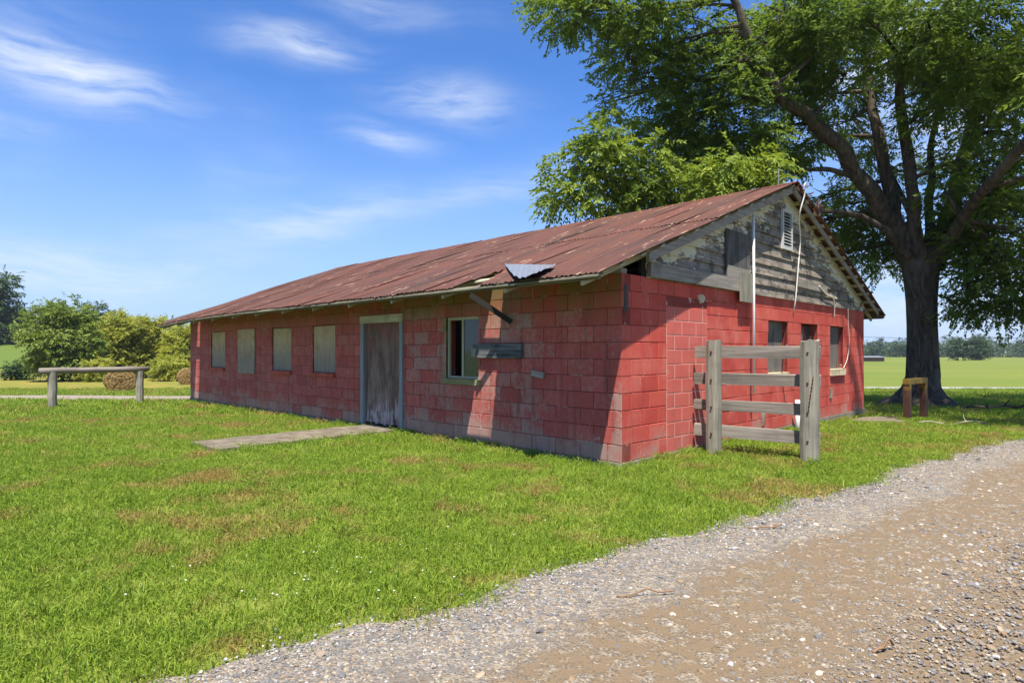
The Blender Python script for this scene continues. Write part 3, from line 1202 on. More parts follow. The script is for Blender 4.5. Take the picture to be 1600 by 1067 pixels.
# gable siding
SB = 2.262
GS = MB()
GS.v = [(.45, .012, TOP - .02), (GW - .02, .012, TOP - .02), (GW - .02, .012, zr(GW - .02) - .15), (XM, .012, RI - .07), (.45, .012, zr(.45) - .15),
        (.45, .06, TOP - .02), (GW - .02, .06, TOP - .02), (GW - .02, .06, zr(GW - .02) - .15), (XM, .06, RI - .07), (.45, .06, zr(.45) - .15)]
GS.f = [(0, 1, 2, 3, 4), (9, 8, 7, 6, 5), (0, 5, 6, 1), (1, 6, 7, 2), (2, 7, 8, 3), (3, 8, 9, 4), (4, 9, 5, 0)]
GS.mi = [0]*7
GEND = GS.build('gable_end', M['attic'], BARN)
EXPO = .172
z = SB
i = 0
while z < RI - .12:
    z1 = z + EXPO
    def xl(zz):
        return XM - (RI - .06 - zz)/SLOPE
    for (l0, l1, r0, r1) in [(max(.53, xl(z)), max(.53, xl(z1)), min(GW + .0, 2*XM - xl(z)), min(GW + .0, 2*XM - xl(z1)))]:
        if r0 - l0 < .1:
            break
        zt = min(z1, RI - .06)
        l1 = min(l1, XM - .005)
        r1 = max(r1, XM + .005)
        cuts = [(0, 1)]
        if i in (1, 3, 5):
            c_ = random.uniform(.35, .7)
            cuts = [(0, c_ - .0012), (c_ + .0012, 1)]
        for (ca, cb) in cuts:
            lo_a, lo_b = l0 + (r0 - l0)*ca, l0 + (r0 - l0)*cb
            hi_a = l1 if ca == 0 else min(max(lo_a, l1), r1)
            hi_b = r1 if cb == 1 else max(min(lo_b, r1), l1)
            w0 = random.uniform(-.004, .004)
            mb = MB()
            mb.quad_box([(lo_a, -.038, z + w0), (lo_b, -.038, z - w0), (lo_b, -.004, z - w0), (lo_a, -.004, z + w0),
                         (hi_a, -.008, zt + .012), (hi_b, -.008, zt + .012), (hi_b, .011, zt + .012), (hi_a, .011, zt + .012)])
            mb.build('siding_board', M['siding'], GEND)
    z = z1
    i += 1

# loose boards and trim of the gable
MB().box(.52, 2.75, -.075, -.030, 2.27, 2.46, jit=.006).build('band_board', M['wood_x'], BARN)
lx0, lx1 = gxp(1129), gxp(1166)
MB().box(lx0, lx1, -.062, -.041, 2.45, 3.16, jit=.004).build('loft_hatch', M['dark_z'], BARN)
MB().box(lx0 + .02, lx1 - .0, -.075, -.051, 2.27, 2.62, jit=.006).build('lit_hatch_end', M['wood_x'], BARN)  # lower end of the hatch, its sunlit look given by lighter wood
MB().box(gxp(1148), gxp(1166.5), -.10, -.077, 2.11, 2.56, jit=.004).build('batten', M['wood_z'], BARN)
o = MB().box(0, 1.55, -.022, 0, -.07, .07, jit=.008).build('loose_board', M['wood_x'], BARN)
o.location = (gxp(1243), -.032, 2.60)
o.rotation_euler = (0, R(1.0), 0)

# louvre vent
v0, v1 = gxp(1217), gxp(1232)
VZ0, VZ1 = 3.12, 3.80
VT = MB()
VT.box(v0, v0 + .035, -.075, -.03, VZ0, VZ1)
VT.box(v1 - .035, v1, -.075, -.03, VZ0, VZ1)
VT.box(v0 + .035, v1 - .035, -.075, -.03, VZ0, VZ0 + .045)
VT.box(v0 + .035, v1 - .035, -.075, -.03, VZ1 - .035, VZ1)
vent = VT.build('louvre_vent', M['ventwhite'], BARN)
MB().box(v0 + .03, v1 - .03, -.031, -.029, VZ0 + .03, VZ1 - .03).build('vent_back', M['attic'], vent)
sl = MB().quad_box([(v0 + .035, -.072, 0), (v1 - .035, -.072, 0), (v1 - .035, -.066, .0), (v0 + .035, -.066, 0),
                    (v0 + .035, -.040, .030), (v1 - .035, -.040, .030), (v1 - .035, -.034, .030), (v0 + .035, -.034, .030)]).mesh('slat')
sl.materials.append(M['ventwhite'])
for i in range(11):
    link('slat', sl, vent, (0, 0, VZ0 + .055 + i*.0525))

# conduit, cables and standpipe
cxp = gxp(1172, .04)
MB().tube([(cxp, -.10, .70), (cxp, -.10, 2.3), (cxp - .01, -.10, 3.50)], .020, 8).build('conduit', M['white'], BARN, True)


def gpt(px, py, o):
    x = gxp(px, o)
    Y = CY + GY*x - LY*o
    return (x, -o, CAMZ + (HZ - py)/F*Y)


def smooth_path(pts, n=6):
    pts = [Vector(p) for p in pts]
    out = []
    for i in range(len(pts) - 1):
        p0, p1, p2, p3 = pts[max(i - 1, 0)], pts[i], pts[i + 1], pts[min(i + 2, len(pts) - 1)]
        for k in range(n):
            t_ = k/n
            out.append(.5*((2*p1) + (p2 - p0)*t_ + (2*p0 - 5*p1 + 4*p2 - p3)*t_*t_ + (3*p1 - p0 - 3*p2 + p3)*t_**3))
    out.append(pts[-1])
    return out


MB().tube(smooth_path([gpt(1256, 292, .34), gpt(1259, 287, .36), gpt(1257, 305, .33), gpt(1249, 338, .25), gpt(1250.5, 375, .12), gpt(1247, 420, .10), gpt(1243, 468, .07), gpt(1240, 487, .02)]), .012, 6).build('cable', M['cable'], BARN, True)
MB().tube(smooth_path([gpt(1280, 447, .06), gpt(1290, 459, .07), gpt(1301, 465, .07), gpt(1303.5, 474, .06), gpt(1303.5, 496, .03)]), .014, 6).build('cable', M['cable'], BARN, True)
MB().tube(smooth_path([gpt(1325, 482, .05), gpt(1325.5, 510, .03), gpt(1327, 535, .03), gpt(1324, 560, .03), gpt(1318, 575, .06)]), .006, 5).build('cable', M['cable'], BARN, True)
MB().tube(smooth_path([gpt(1231, 500, .03), gpt(1226, 545, .025), gpt(1222, 590, .02), gpt(1229, 640, .02)]), .006, 5).build('cable', M['attic'], BARN, True)
sx = gxp(1245.5, .12)
SP = MB().tube([(sx, -.13, -.2), (sx, -.13, .50)], .042, 12).build('standpipe', M['white'], BARN, True)
MB().tube([gpt(1254, 310, .2), gpt(1253, 318, .2)], .05, 8).build('insulator', M['attic'], BARN, True)
MB().box(.02, .12, .02 + LW - .05, LW + .035, .75, 2.2).build('corner_strip', M['dark_z'], BARN)  # dark narrow upright strip at the far wall corner
for (px_, py_) in ((1298, 612), (1192, 654)):
    q = gpt(px_, py_, .01)
    MB().box(q[0] - .05, q[0] + .05, -.02, -.003, q[2] - .13, q[2] + .09, jit=.015).build('wall_patch', M['found'], BARN)

q = gpt(1096, 466, .0)
mb = MB()
ang_ = [2*math.pi*i/14 for i in range(14)]
mb.v = [(q[0] + math.cos(a)*.13*random.uniform(.6, 1.1), -.006, q[2] + math.sin(a)*.075*random.uniform(.6, 1.1)) for a in ang_]
mb.v += [(v[0], .03, v[2]) for v in mb.v]
mb.f = [tuple(range(14))] + [(i, 14 + i, 14 + (i + 1) % 14, (i + 1) % 14) for i in range(14)]
mb.mi = [0]*15
mb.build('broken_mortar', M['sillpale'], BARN)
# dangling dark board under the torn roof
q1 = (-.45, 2.157, 2.13)
q2 = (-.05, 1.76, 1.755)
MB().beam(q1, q2, .03, .075).build('hanging_board', M['attic'], BARN)
MB().tube([(XM, .06, RI - .1), (XM, .06, RI + .30)], .008, 6).build('roof_rod', M['bluegrey_z'], BARN)

# ------------------------------------------------------------------ things round the barn
# walkway and small pad
wk = MB()
px0, px1, py0, py1 = -2.95, -.055, 4.42, 5.42
n_ = 14
for i in range(n_):
    a = px0 + (px1 - px0)*i/n_
    b = px0 + (px1 - px0)*(i + 1)/n_
    j0, j1 = .03*math.sin(i*2.3), .03*math.sin((i + 1)*2.3)
    k0, k1 = .03*math.cos(i*1.7), .03*math.cos((i + 1)*1.7)
    wk.quad_box([(a, py0 + j0, -.1), (b, py0 + j1, -.1), (b, py1 + k1, -.1), (a, py1 + k0, -.1),
                 (a, py0 + j0, .05), (b, py0 + j1, .05), (b, py1 + k1, .052), (a, py1 + k0, .052)])
wkb = wk.build('walkway', M['slab'])
wkb.matrix_world = BARN.matrix_basis.copy()
tag(wkb, 'low concrete slab walkway leading to the barn door', None, None, 'structure')
pd = MB()
n_ = 20
ring = [(8.35 + .95*math.cos(a)*(1 + .1*math.sin(3*a)), -.72 + .55*math.sin(a)*(1 + .12*math.cos(2*a))) for a in [2*math.pi*i/n_ for i in range(n_)]]
pz = [loc2w(x, y, 0) for x, y in ring]
pd.v = [(X, Y, tz(X, Y) + .045) for X, Y, _ in pz] + [(X, Y, tz(X, Y) - .1) for X, Y, _ in pz]
pd.f = [tuple(range(n_))] + [(i, n_ + i, n_ + (i + 1) % n_, (i + 1) % n_) for i in range(n_)]
pd.mi = [0]*(n_ + 1)
tag(pd.build('concrete_pad', M['slab']), 'rough concrete patch on the ground at the gable corner', None, None, 'structure')


def rough_post(name, x, y, z0, z1, wd, mat, parent, rnd=.35, nseg=6, sides=10):
    mb = MB()
    rr = random.Random(name + str(x))
    prof = []
    for k in range(sides):
        a = 2*math.pi*k/sides + .3
        c, s = math.cos(a), math.sin(a)
        q = 1/max(abs(c), abs(s))
        prof.append((c, s, (1 - rnd)*q + rnd))
    for i in range(nseg + 1):
        z = z0 + (z1 - z0)*i/nseg
        off = (rr.uniform(-.006, .006), rr.uniform(-.006, .006))
        for (c, s, q) in prof:
            r = wd/2*q*(1 + rr.uniform(-.025, .025))
            mb.v.append((x + off[0] + c*r, y + off[1] + s*r, z + (rr.uniform(-.02, .015) if i == nseg else 0)))
    for i in range(nseg):
        for k in range(sides):
            a = i*sides + k
            b = i*sides + (k + 1) % sides
            mb.f.append((a, b, b + sides, a + sides))
            mb.mi.append(0)
    mb.v.append((x, y, z1 - .012))
    ci = len(mb.v) - 1
    for k in range(sides):
        mb.f.append((nseg*sides + k, nseg*sides + (k + 1) % sides, ci))
        mb.mi.append(0)
    return mb.build(name, mat, parent)


# board fence wing beside the gable (barn axes)
FN = empty('fence_panel', (CX, CY, 0), math.atan2(GY, GX))
tag(FN, 'short weathered grey board fence of two posts and four boards beside the gable', 'fence')
rough_post('post', 1.51, -.40, -.25, 1.50, .175, M['wood_z'], FN)
rough_post('post', 1.69, -1.525, -.25, 1.49, .195, M['wood_z'], FN)
for z in (1.343, .993, .642, .303):
    a = Vector((1.645, -.062 + random.uniform(-.01, .01), z + .004))
    b = Vector((1.835, -1.60, z))
    mb = MB().box(0, (b - a).length, -.02, .02, -.073, .073, jit=.010)
    o = mb.build('rail_board', M['rail_wood'], FN)
    o.location = a
    o.rotation_euler = ((b - a).to_track_quat('X', 'Z')).to_euler()

t = new_mat('rusty_iron', .8, .3)
t.col(t.mix(t.noise(t.add('ShaderNodeTexCoord').outputs['Object'], 30, 4), (.05, .022, .014), (.16, .065, .03)))
M['rust'] = t.mat
mb = MB()
for k in range(9):
    mb.tube(smooth_path([(1.59 + .01*(k % 2), -1.60 + .006*k, 1.06 - .045*k), (1.578, -1.60 + .006*k, 1.03 - .045*k), (1.59, -1.59 + .006*k, 1.01 - .045*k)], 3), .006, 5)
mb.build('chain', M['rust'], FN, True)
for (bx0, by0, hz) in ((1.51, -.40, (1.35, .99, .64, .30)), (1.69, -1.525, (1.34, .98, .63, .29))):
    for h_ in hz:
        MB().tube([(bx0 - .088, by0 - .01, h_), (bx0 - .105, by0 - .01, h_)], .013, 8).build('bolt', M['rust'], FN, True)

# wooden hitching rail on the left
RA, RB = (-11.06, 14.75), (-9.96, 16.4)
ax, ay = RA
bx, by = RB
za, zb = tz(ax, ay), tz(bx, by)
HR = empty('hitching_rail', ((ax + bx)/2, (ay + by)/2, (za + zb)/2))
tag(HR, 'low log rail on two round wooden posts at the lawn edge', 'rail')
ox, oy = HR.location.x, HR.location.y
oz = HR.location.z
rough_post('post', ax - ox, ay - oy, -.3, .90 + za - oz, .20, M['wood_z'], HR, rnd=1.0)
rough_post('post', bx - ox, by - oy, -.3, .90 + zb - oz, .19, M['wood_z'], HR, rnd=1.0)
d = Vector((bx - ax, by - ay, 0)).normalized()
a = Vector((ax - ox, ay - oy, .93 + za - oz)) - d*.26
b = Vector((bx - ox, by - oy, .93 + zb - oz)) + d*.20
ln = (b - a).length
mb = MB().tube([(ln*i/6, random.uniform(-.008, .008), random.uniform(-.006, .006)) for i in range(7)], [.075, .08, .075, .078, .072, .076, .07], 10, wob=.03)
o = mb.build('log', M['rail_wood'], HR, True)
o.location = a
o.rotation_euler = (b - a).to_track_quat('X', 'Z').to_euler()

# rusty yellow pipe guard
t = new_mat('rusty_yellow_paint', .6, .35)
pc = t.add('ShaderNodeTexCoord').outputs['Object']
zz = t.xyz(pc)[2]
nn = t.noise(pc, 7, 5, .65)
ym = t.sstep(t.m('ADD', t.m('MULTIPLY', zz, .75), t.m('MULTIPLY', nn, .9)), .82, 1.15)
t.col(t.mix(ym, t.mix(nn, (.035, .016, .012), (.080, .034, .020)), t.mix(nn, (.12, .078, .012), (.21, .132, .016))))
M['yellow'] = t.mat
gx1, gy1, gx2, gy2 = 8.06, 12.5, 8.80, 13.1
YG = empty('pipe_guard', (gx1, gy1, tz(gx1, gy1)))
tag(YG, 'rusty yellow steel guard frame on the lawn before the tree trunk', 'guard frame')
ex, ey, ez = gx2 - gx1, gy2 - gy1, tz(gx2, gy2) - tz(gx1, gy1)
ang = math.atan2(ey, ex)
for (qx, qy, qz) in ((0, 0, 0), (ex, ey, ez)):
    o = MB().box(-.058, .058, -.058, .058, -.3, .765).build('post', M['yellow'], YG)
    o.location = (qx, qy, 0)
    o.rotation_euler = (0, 0, ang)
o = MB().box(-.07, math.hypot(ex, ey) + .07, -.060, .060, .766, .875).build('crossbar', M['yellow'], YG)
o.rotation_euler = (0, 0, ang)

# hay bales
def bale_mat():
    t = new_mat('hay_straw', .95, .1)
    p = t.add('ShaderNodeTexCoord').outputs['Object']
    x, y, z = t.xyz(p)
    r = t.m('SQRT', t.m('ADD', t.m('MULTIPLY', x, x), t.m('MULTIPLY', z, z)))
    n = t.noise(p, 7, 5, .7)
    rg = t.m('SINE', t.m('ADD', t.m('MULTIPLY', r, 42), t.m('MULTIPLY', n, 15)))
    c = t.mix(t.sstep(rg, -.8, .9), (.14, .082, .028), (.33, .21, .075))
    c = t.mix(t.m('MULTIPLY', t.noise(p, 30, 4, .7), .5), c, (.34, .24, .10))
    t.col(c)
    t.bump(t.m('ADD', n, t.m('MULTIPLY', rg, .4)), 1.0, .06)
    return t.mat


M['hay'] = bale_mat()


def bale(px, d, w_, h_, ln, yaw, label):
    X = (px - 800)/F*d
    mb = MB()
    n_ = 28
    rings = [(-ln/2, 0.03), (-ln/2 - .02, .5), (-ln/2, .93), (-ln/2 + .06, 1.0), (0, 1.02), (ln/2 - .06, 1.0), (ln/2, .93), (ln/2 + .02, .5), (ln/2, .03)]
    for (yy, rr) in rings:
        for k in range(n_):
            a = 2*math.pi*k/n_
            q = rr*(1 + random.uniform(-.025, .025))
            zz = math.sin(a)*h_/2*q
            zz = max(zz, -h_/2*.94)
            mb.v.append((math.cos(a)*w_/2*q, yy + random.uniform(-.02, .02), zz))
    for i in range(len(rings) - 1):
        for k in range(n_):
            a_, b_ = i*n_ + k, i*n_ + (k + 1) % n_
            mb.f.append((a_, a_ + n_, b_ + n_, b_))
            mb.mi.append(0)
    mb.f.append(tuple(range(n_)))
    mb.f.append(tuple(len(mb.v) - 1 - k for k in range(n_)))
    mb.mi += [0, 0]
    o = mb.build('hay_bale', M['hay'])
    o.location = (X, d, tz(X, d) + h_*.46)
    o.rotation_euler = (0, 0, yaw)
    tag(o, label, 'hay bale', 'round hay bales in the hay field')


bale(188.5, 31.5, 1.46, 1.26, 1.0, R(34), 'round hay bale seen under the log rail')
bale(293, 44, 1.42, 1.22, 1.0, R(30), 'round hay bale half hidden behind the barn corner')

# ------------------------------------------------------------------ trees
def leaf_mat(name, a, b, c, trans=.35):
    t = new_mat(name, .55, .35)
    at = t.add('ShaderNodeAttribute', attribute_name='tint')
    f = at.outputs['Fac']
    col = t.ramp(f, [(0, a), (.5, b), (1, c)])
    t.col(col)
    nt = t.nt
    tr = t.add('ShaderNodeBsdfTranslucent', {'Color': t.mix(.5, col, c)})
    mx = t.add('ShaderNodeMixShader', {0: trans})
    nt.links.new(t.bs.outputs[0], mx.inputs[1])
    nt.links.new(tr.outputs[0], mx.inputs[2])
    out = [n for n in nt.nodes if n.type == 'OUTPUT_MATERIAL'][0]
    nt.links.new(mx.outputs[0], out.inputs[0])
    return t.mat


M['leaf_oak'] = leaf_mat('oak_leaves', (.055, .105, .014), (.12, .20, .023), (.25, .33, .035), .5)
M['leaf_light'] = leaf_mat('light_leaves', (.10, .17, .016), (.18, .26, .024), (.30, .36, .035), .45)
M['leaf_bush'] = leaf_mat('bush_leaves', (.16, .20, .02), (.32, .35, .036), (.50, .48, .07), .5)
M['leaf_dark'] = leaf_mat('dark_leaves', (.022, .048, .012), (.042, .080, .016), (.08, .125, .022))
M['leaf_far'] = leaf_mat('far_wood_leaves', (.032, .060, .026), (.055, .092, .034), (.095, .14, .044), .25)
t = new_mat('tree_bark', .95, .1)
pc = t.add('ShaderNodeNewGeometry').outputs['Position']
g = t.noise(t.scale(pc, (9, 9, 1.8)), 1.0, 6, .7, dist=.6)
g2 = t.noise(pc, 1.2, 4)
c = t.mix(t.sstep(g, .3, .7), (.040, .031, .024), (.14, .112, .085))
c = t.mix(t.m('MULTIPLY', t.sstep(g2, .52, .7), .45), c, (.19, .165, .13))
t.col(c)
t.bump(g, 1.0, .06)
M['bark'] = t.mat


def leaves_mesh(name, cl, mat, lsize=.12, per=14, dens=1.0, up=.8, droop=.45, seed=1, spread=1.0, sub=1.0):
    """cl: list of (centre, radii, n_leaves). Sprays of small folded leaves, gathered in sub-clumps."""
    rng = np.random.default_rng(seed)
    Vs, Ts = [], []
    slen = lsize*3.4*spread
    for (c, r, n) in cl:
        ns_ = max(4, int(n*dens)//per)
        nsub = max(3, int(7*sub))
        sd_ = rng.normal(size=(nsub, 3))
        sd_ /= np.linalg.norm(sd_, axis=1)[:, None]
        sc_ = np.array(c) + sd_*np.array(r)*rng.uniform(.35, .95, size=(nsub, 1))
        stint = rng.normal(.46, .16, nsub)
        which = rng.integers(0, nsub, ns_)
        g = rng.normal(size=(ns_, 3))
        g /= np.linalg.norm(g, axis=1)[:, None]
        rad = rng.random((ns_, 1))**.4
        start = sc_[which] + g*rad*np.array(r)*.46
        out = start - np.array(c)
        out = out/np.maximum(np.linalg.norm(out, axis=1)[:, None], 1e-6) + g*.8 + rng.normal(size=(ns_, 3))*.35
        out[:, 2] = out[:, 2]*.6 - droop*.5
        out /= np.maximum(np.linalg.norm(out, axis=1)[:, None], 1e-6)
        upv = np.array([0, 0, 1.0])*up + rng.normal(size=(ns_, 3))*.4
        side = np.cross(out, upv)
        side /= np.maximum(np.linalg.norm(side, axis=1)[:, None], 1e-6)
        tp = rng.random((ns_, 1))*.5 + .75
        tt = np.clip(stint[which] + .13*rng.normal(size=ns_) + .10*g[:, 2], 0, 1)  # leaves on clump tops lighter, sunlight put into the tint
        k = np.arange(per)
        u = ((k//2) + .5)/(per/2)
        sg = np.where(k % 2 == 0, 1.0, -1.0)
        S = start[:, None, :] + out[:, None, :]*(slen*tp)[:, None, :]*u[None, :, None]
        S = S + np.array([0, 0, -1.0])*(droop*.45*slen)*(u**2)[None, :, None]
        ax = side[:, None, :]*sg[None, :, None]*.9 + out[:, None, :]*(.35 + .8*u)[None, :, None] + np.array([0, 0, -droop*.7]) + rng.normal(size=(ns_, per, 3))*.28
        ax /= np.linalg.norm(ax, axis=2)[:, :, None]
        nn = upv[:, None, :] + rng.normal(size=(ns_, per, 3))*.45
        s2 = np.cross(ax, nn)
        s2 /= np.maximum(np.linalg.norm(s2, axis=2)[:, :, None], 1e-6)
        nn = np.cross(s2, ax)
        L = lsize*rng.uniform(.7, 1.3, size=(ns_, per, 1))
        W = L*rng.uniform(.18, .28, size=(ns_, per, 1))
        v = np.stack([S, S + ax*L*.45 + s2*W + nn*W*.25, S + ax*L - nn*L*.08, S + ax*L*.45 - s2*W + nn*W*.25], 2)
        Vs.append(v.reshape(-1, 3))
        tint = np.clip(np.repeat(tt, per) + .08*rng.normal(size=ns_*per), 0, 1)
        Ts.append(np.repeat(tint, 4))
    V = np.concatenate(Vs)
    T = np.concatenate(Ts)
    q = np.arange(len(V)).reshape(-1, 4)
    me = np_mesh(name, V, q, mat)
    at = me.attributes.new('tint', 'FLOAT', 'POINT')
    at.data.foreach_set('value', T.astype(np.float32))
    return me


def curve_branch(mb, a, b, r0, r1, bend=.12, n=5, sides=6, rng=random):
    a, b = Vector(a), Vector(b)
    d = b - a
    k = Vector((rng.uniform(-1, 1), rng.uniform(-1, 1), rng.uniform(-.2, 1)))*d.length*bend
    pts = []
    for i in range(n + 1):
        t_ = i/n
        pts.append(a + d*t_ + k*math.sin(math.pi*t_))
    mb.tube(pts, [r0 + (r1 - r0)*i/n for i in range(n + 1)], sides, cap=False, wob=.04)
    return pts


# ---- the big tree
TD = 17.8
tbx = (1443 - 800)/F*TD
tbz = tz(tbx, TD)
OAK = empty('oak_tree', (tbx, TD, tbz))
tag(OAK, 'huge spreading tree with dark trunk standing behind the barn gable', 'tree')
off = Vector((tbx, TD, tbz))
trunk = MB()
prof = [(-.15, 1.15), (.0, .98), (.12, .80), (.3, .67), (.55, .585), (.9, .53), (1.5, .49), (2.3, .465), (3.0, .475), (3.6, .53), (4.1, .60), (4.5, .56)]
ns = 40
prof = [(h, r*(.97 if h < .2 else .88 if h < .5 else .80)) for h, r in prof]
for zi, (h, r) in enumerate(prof):
    for k in range(ns):
        a = 2*math.pi*k/ns
        flare = max(0, 1 - h/.9)
        lobes = 1 + flare*(.26*math.sin(3*a + .6) + .14*math.sin(5*a + 2)) + .03*math.sin(9*a + h) + .02*math.sin(14*a)
        trunk.v.append((math.cos(a)*r*lobes - .02*h, math.sin(a)*r*lobes, h))
for i in range(len(prof) - 1):
    for k in range(ns):
        a_, b_ = i*ns + k, i*ns + (k + 1) % ns
        trunk.f.append((a_, b_, b_ + ns, a_ + ns))
        trunk.mi.append(0)
LIMBS = [
    ([(1432, 425, 0), (1405, 365, 0), (1378, 330, -.2), (1338, 268, -.5), (1300, 217, -.8), (1255, 178, -1.1), (1215, 145, -1.4), (1187, 92, -1.6), (1162, 40, -1.8), (1146, -5, -1.9), (1110, -90, -2), (1060, -190, -2)], .40, .06),
    ([(1430, 415, .3), (1402, 360, .4), (1392, 300, .5), (1372, 215, .7), (1355, 120, .9), (1346, 50, 1.0), (1330, -5, 1.1), (1310, -120, 1.2), (1300, -240, 1.2)], .34, .06),
    ([(1440, 415, -.2), (1428, 340, -.4), (1424, 280, -.5), (1408, 175, -.6), (1407, 112, -.7), (1438, 72, -.9), (1475, 30, -1.1), (1510, -20, -1.3), (1560, -120, -1.6)], .28, .05),
    ([(1448, 410, .3), (1452, 340, .8), (1455, 275, 1.1), (1456, 215, 1.4), (1472, 150, 1.7), (1490, 60, 2), (1500, -60, 2.2)], .21, .04),
    ([(1460, 415, 0), (1480, 350, .2), (1500, 270, .3), (1520, 195, .4), (1547, 128, .4), (1590, 60, .3), (1625, -5, .2), (1680, -110, 0), (1720, -220, 0)], .36, .07),
    ([(1420, 400, -.3), (1385, 362, -.5), (1345, 338, -.7), (1290, 330, -1), (1262, 336, -1.1)], .17, .05),
    ([(1470, 410, 0), (1500, 350, -.5), (1545, 310, -.9), (1600, 282, -1.3), (1680, 250, -1.9), (1780, 235, -2.5)], .22, .06),
    ([(1345, 280, -.5), (1300, 266, -.6), (1260, 266, -.6), (1228, 272, -.6)], .12, .05),
    ([(1465, 400, .5), (1530, 330, 2), (1600, 250, 3.5), (1690, 170, 5)], .2, .05),
    ([(1440, 400, .5), (1420, 330, 2.2), (1380, 250, 4.0), (1330, 180, 5.5)], .2, .05),
    ([(1465, 400, -.4), (1520, 320, -2.2), (1620, 200, -4.5), (1740, 60, -6.5), (1820, -60, -7.6)], .24, .05),
]
limb_pts = []
for pts, r0, r1 in LIMBS:
    pp = smooth_path([Vector(P(a, b, TD + dd)) - off for a, b, dd in pts], 4)
    rr = [.80*(r0 + (r1 - r0)*(i/(len(pp) - 1))**.7)*(1 + .06*math.sin(i*1.7 + r0*40)) for i in range(len(pp))]
    pp = [p + Vector((math.sin(i*1.3 + r0*50), math.cos(i*1.1 + r0*30), 0))*rr[i]*.22 for i, p in enumerate(pp)]
    trunk.tube(pp, rr, 14, cap=False, wob=.07)
    limb_pts += [(p, r) for p, r in zip(pp, rr)][3:]

CLU = [  # px, py, depth, radius m  (measured crown masses)
    (868, 22, 16.5, .75), (905, 20, 16, .75), (885, -20, 16.5, 1.0), (965, 22, 16, .8), (1010, 35, 16.2, .9), (1060, 25, 16.2, 1.0), (1090, 45, 16.6, .8),
    (985, 92, 16.5, .75), (1010, 115, 16.8, .6), (965, 100, 17, .5), (945, 162, 17.2, .5), (1045, 95, 17, .7),
    (1050, 150, 17.5, 1.0), (1100, 130, 17.2, 1.1), (1110, 190, 17.4, 1.3), (1060, 200, 18, 1.0), (1160, 180, 17.0, 1.2), (1165, 240, 17.8, 1.2), (1110, 245, 18.4, 1.1), (1030, 215, 18.2, .7),
    (1140, 70, 17.0, 1.1), (1190, 40, 18.2, 1.2), (1240, 60, 17.4, 1.2), (1220, 110, 17.8, 1.1), (1270, 30, 17.6, 1.3), (1290, 85, 18.2, 1.1), (1250, 150, 18.8, .9),
    (1230, 205, 18.0, 1.0), (1210, 250, 18.4, .9), (1265, 230, 19.2, .8), (1320, 150, 20, .9), (1310, 195, 20.5, .8),
    (1330, 320, 19, .8), (1285, 345, 19.2, .8), (1360, 380, 19.4, .9), (1325, 395, 19.2, .75), (1375, 415, 19.2, .6), (1290, 305, 19.6, .6), (1385, 350, 20, .7), (1310, 360, 20, .9),
    (1390, 60, 20.5, .8), (1420, 20, 18.5, 1.0), (1440, 110, 19, 1.0), (1480, 60, 18.0, 1.3), (1540, 30, 17.6, 1.4), (1590, 70, 17, 1.3), (1500, 110, 18.8, 1.0), (1560, 120, 17.8, 1.1), (1610, 140, 17.2, 1.2),
    (1480, 165, 19.5, .7), (1590, 215, 17.6, .8), (1545, 250, 17.2, .9), (1600, 290, 16.6, 1.0), (1520, 300, 17.2, .9), (1560, 340, 16.6, 1.1), (1500, 360, 17.5, .8),
    (1610, 370, 15.8, 1.0), (1540, 400, 16.6, 1.0), (1590, 425, 16.0, 1.0), (1520, 440, 17, .75), (1560, 470, 16.4, .75), (1600, 480, 16.2, .7), (1510, 475, 17, .5),
    (1345, 30, 16.4, .9), (1430, 62, 16.4, 1.0), (1385, 112, 16.8, .65), (1485, 135, 16.4, .95), (1535, 185, 16.6, .8), (1500, 250, 16.2, .65), (1290, 62, 16.3, .9), (1165, 95, 15.8, .6), (1320, 118, 16.6, .6), (1455, 20, 16.2, .9), (1440, 190, 16.6, .5), (1540, 90, 16.2, .9), (1225, 20, 16.2, .8), (1475, 300, 16.4, .5),
    (1360, 230, 21, .8), (1400, 260, 21, .6), (1470, 260, 21, .6), (1350, 20, 19.5, .9),
]
clusters = []
for (px_, py_, d_, r_) in CLU:
    c = Vector(P(px_, py_, d_)) - off
    clusters.append((tuple(c), (r_*1.05, r_*1.1, r_*.8), 2900*r_**2))
rng = random.Random(5)
cnt = 0
while cnt < 90:      # the rest of the crown, beyond the picture's edges
    a = rng.uniform(0, 2*math.pi)
    rad = rng.uniform(.25, 1.0)**.6*11.0
    h = rng.uniform(5.0, 20.0)
    lim = 11.0*math.sqrt(max(0, 1 - ((h - 9.5)/11.0)**2))
    if rad > lim:
        continue
    q = Vector((math.cos(a)*rad, math.sin(a)*rad, h))
    wv = q + off
    if wv.y < 4.5:
        continue
    qx, qy = 800 + F*wv.x/wv.y, HZ - F*(wv.z - CAMZ)/wv.y
    r_ = rng.uniform(1.0, 1.6)
    mpx = (r_*1.4)/wv.y*F
    if qx < 1600 + mpx and qy > -mpx and qx > 0:
        continue
    # sunlight reaches the barn's gable and front roof slope: keep the crown clear of that path
    g0 = wv + SD*((wv.z - 1.5)/-SD.z)
    if g0.x < 7.9 + r_:
        continue
    clusters.append((tuple(q), (r_*1.1, r_*1.1, r_*.8), 900*r_**2))
    cnt += 1
for wv in ((7.9, 10.6, 8.6), (9.6, 9.4, 8.4), (11.5, 9.0, 8.8), (10.2, 7.6, 9.2), (12.5, 7.8, 9.5), (9.2, 11.5, 10.2), (13.6, 9.4, 8.0), (14.5, 12, 7.5), (11.0, 11.5, 11)):
    q = Vector(wv) - off
    clusters.append((tuple(q), (1.35, 1.4, .9), 1900))
twr = random.Random(3)
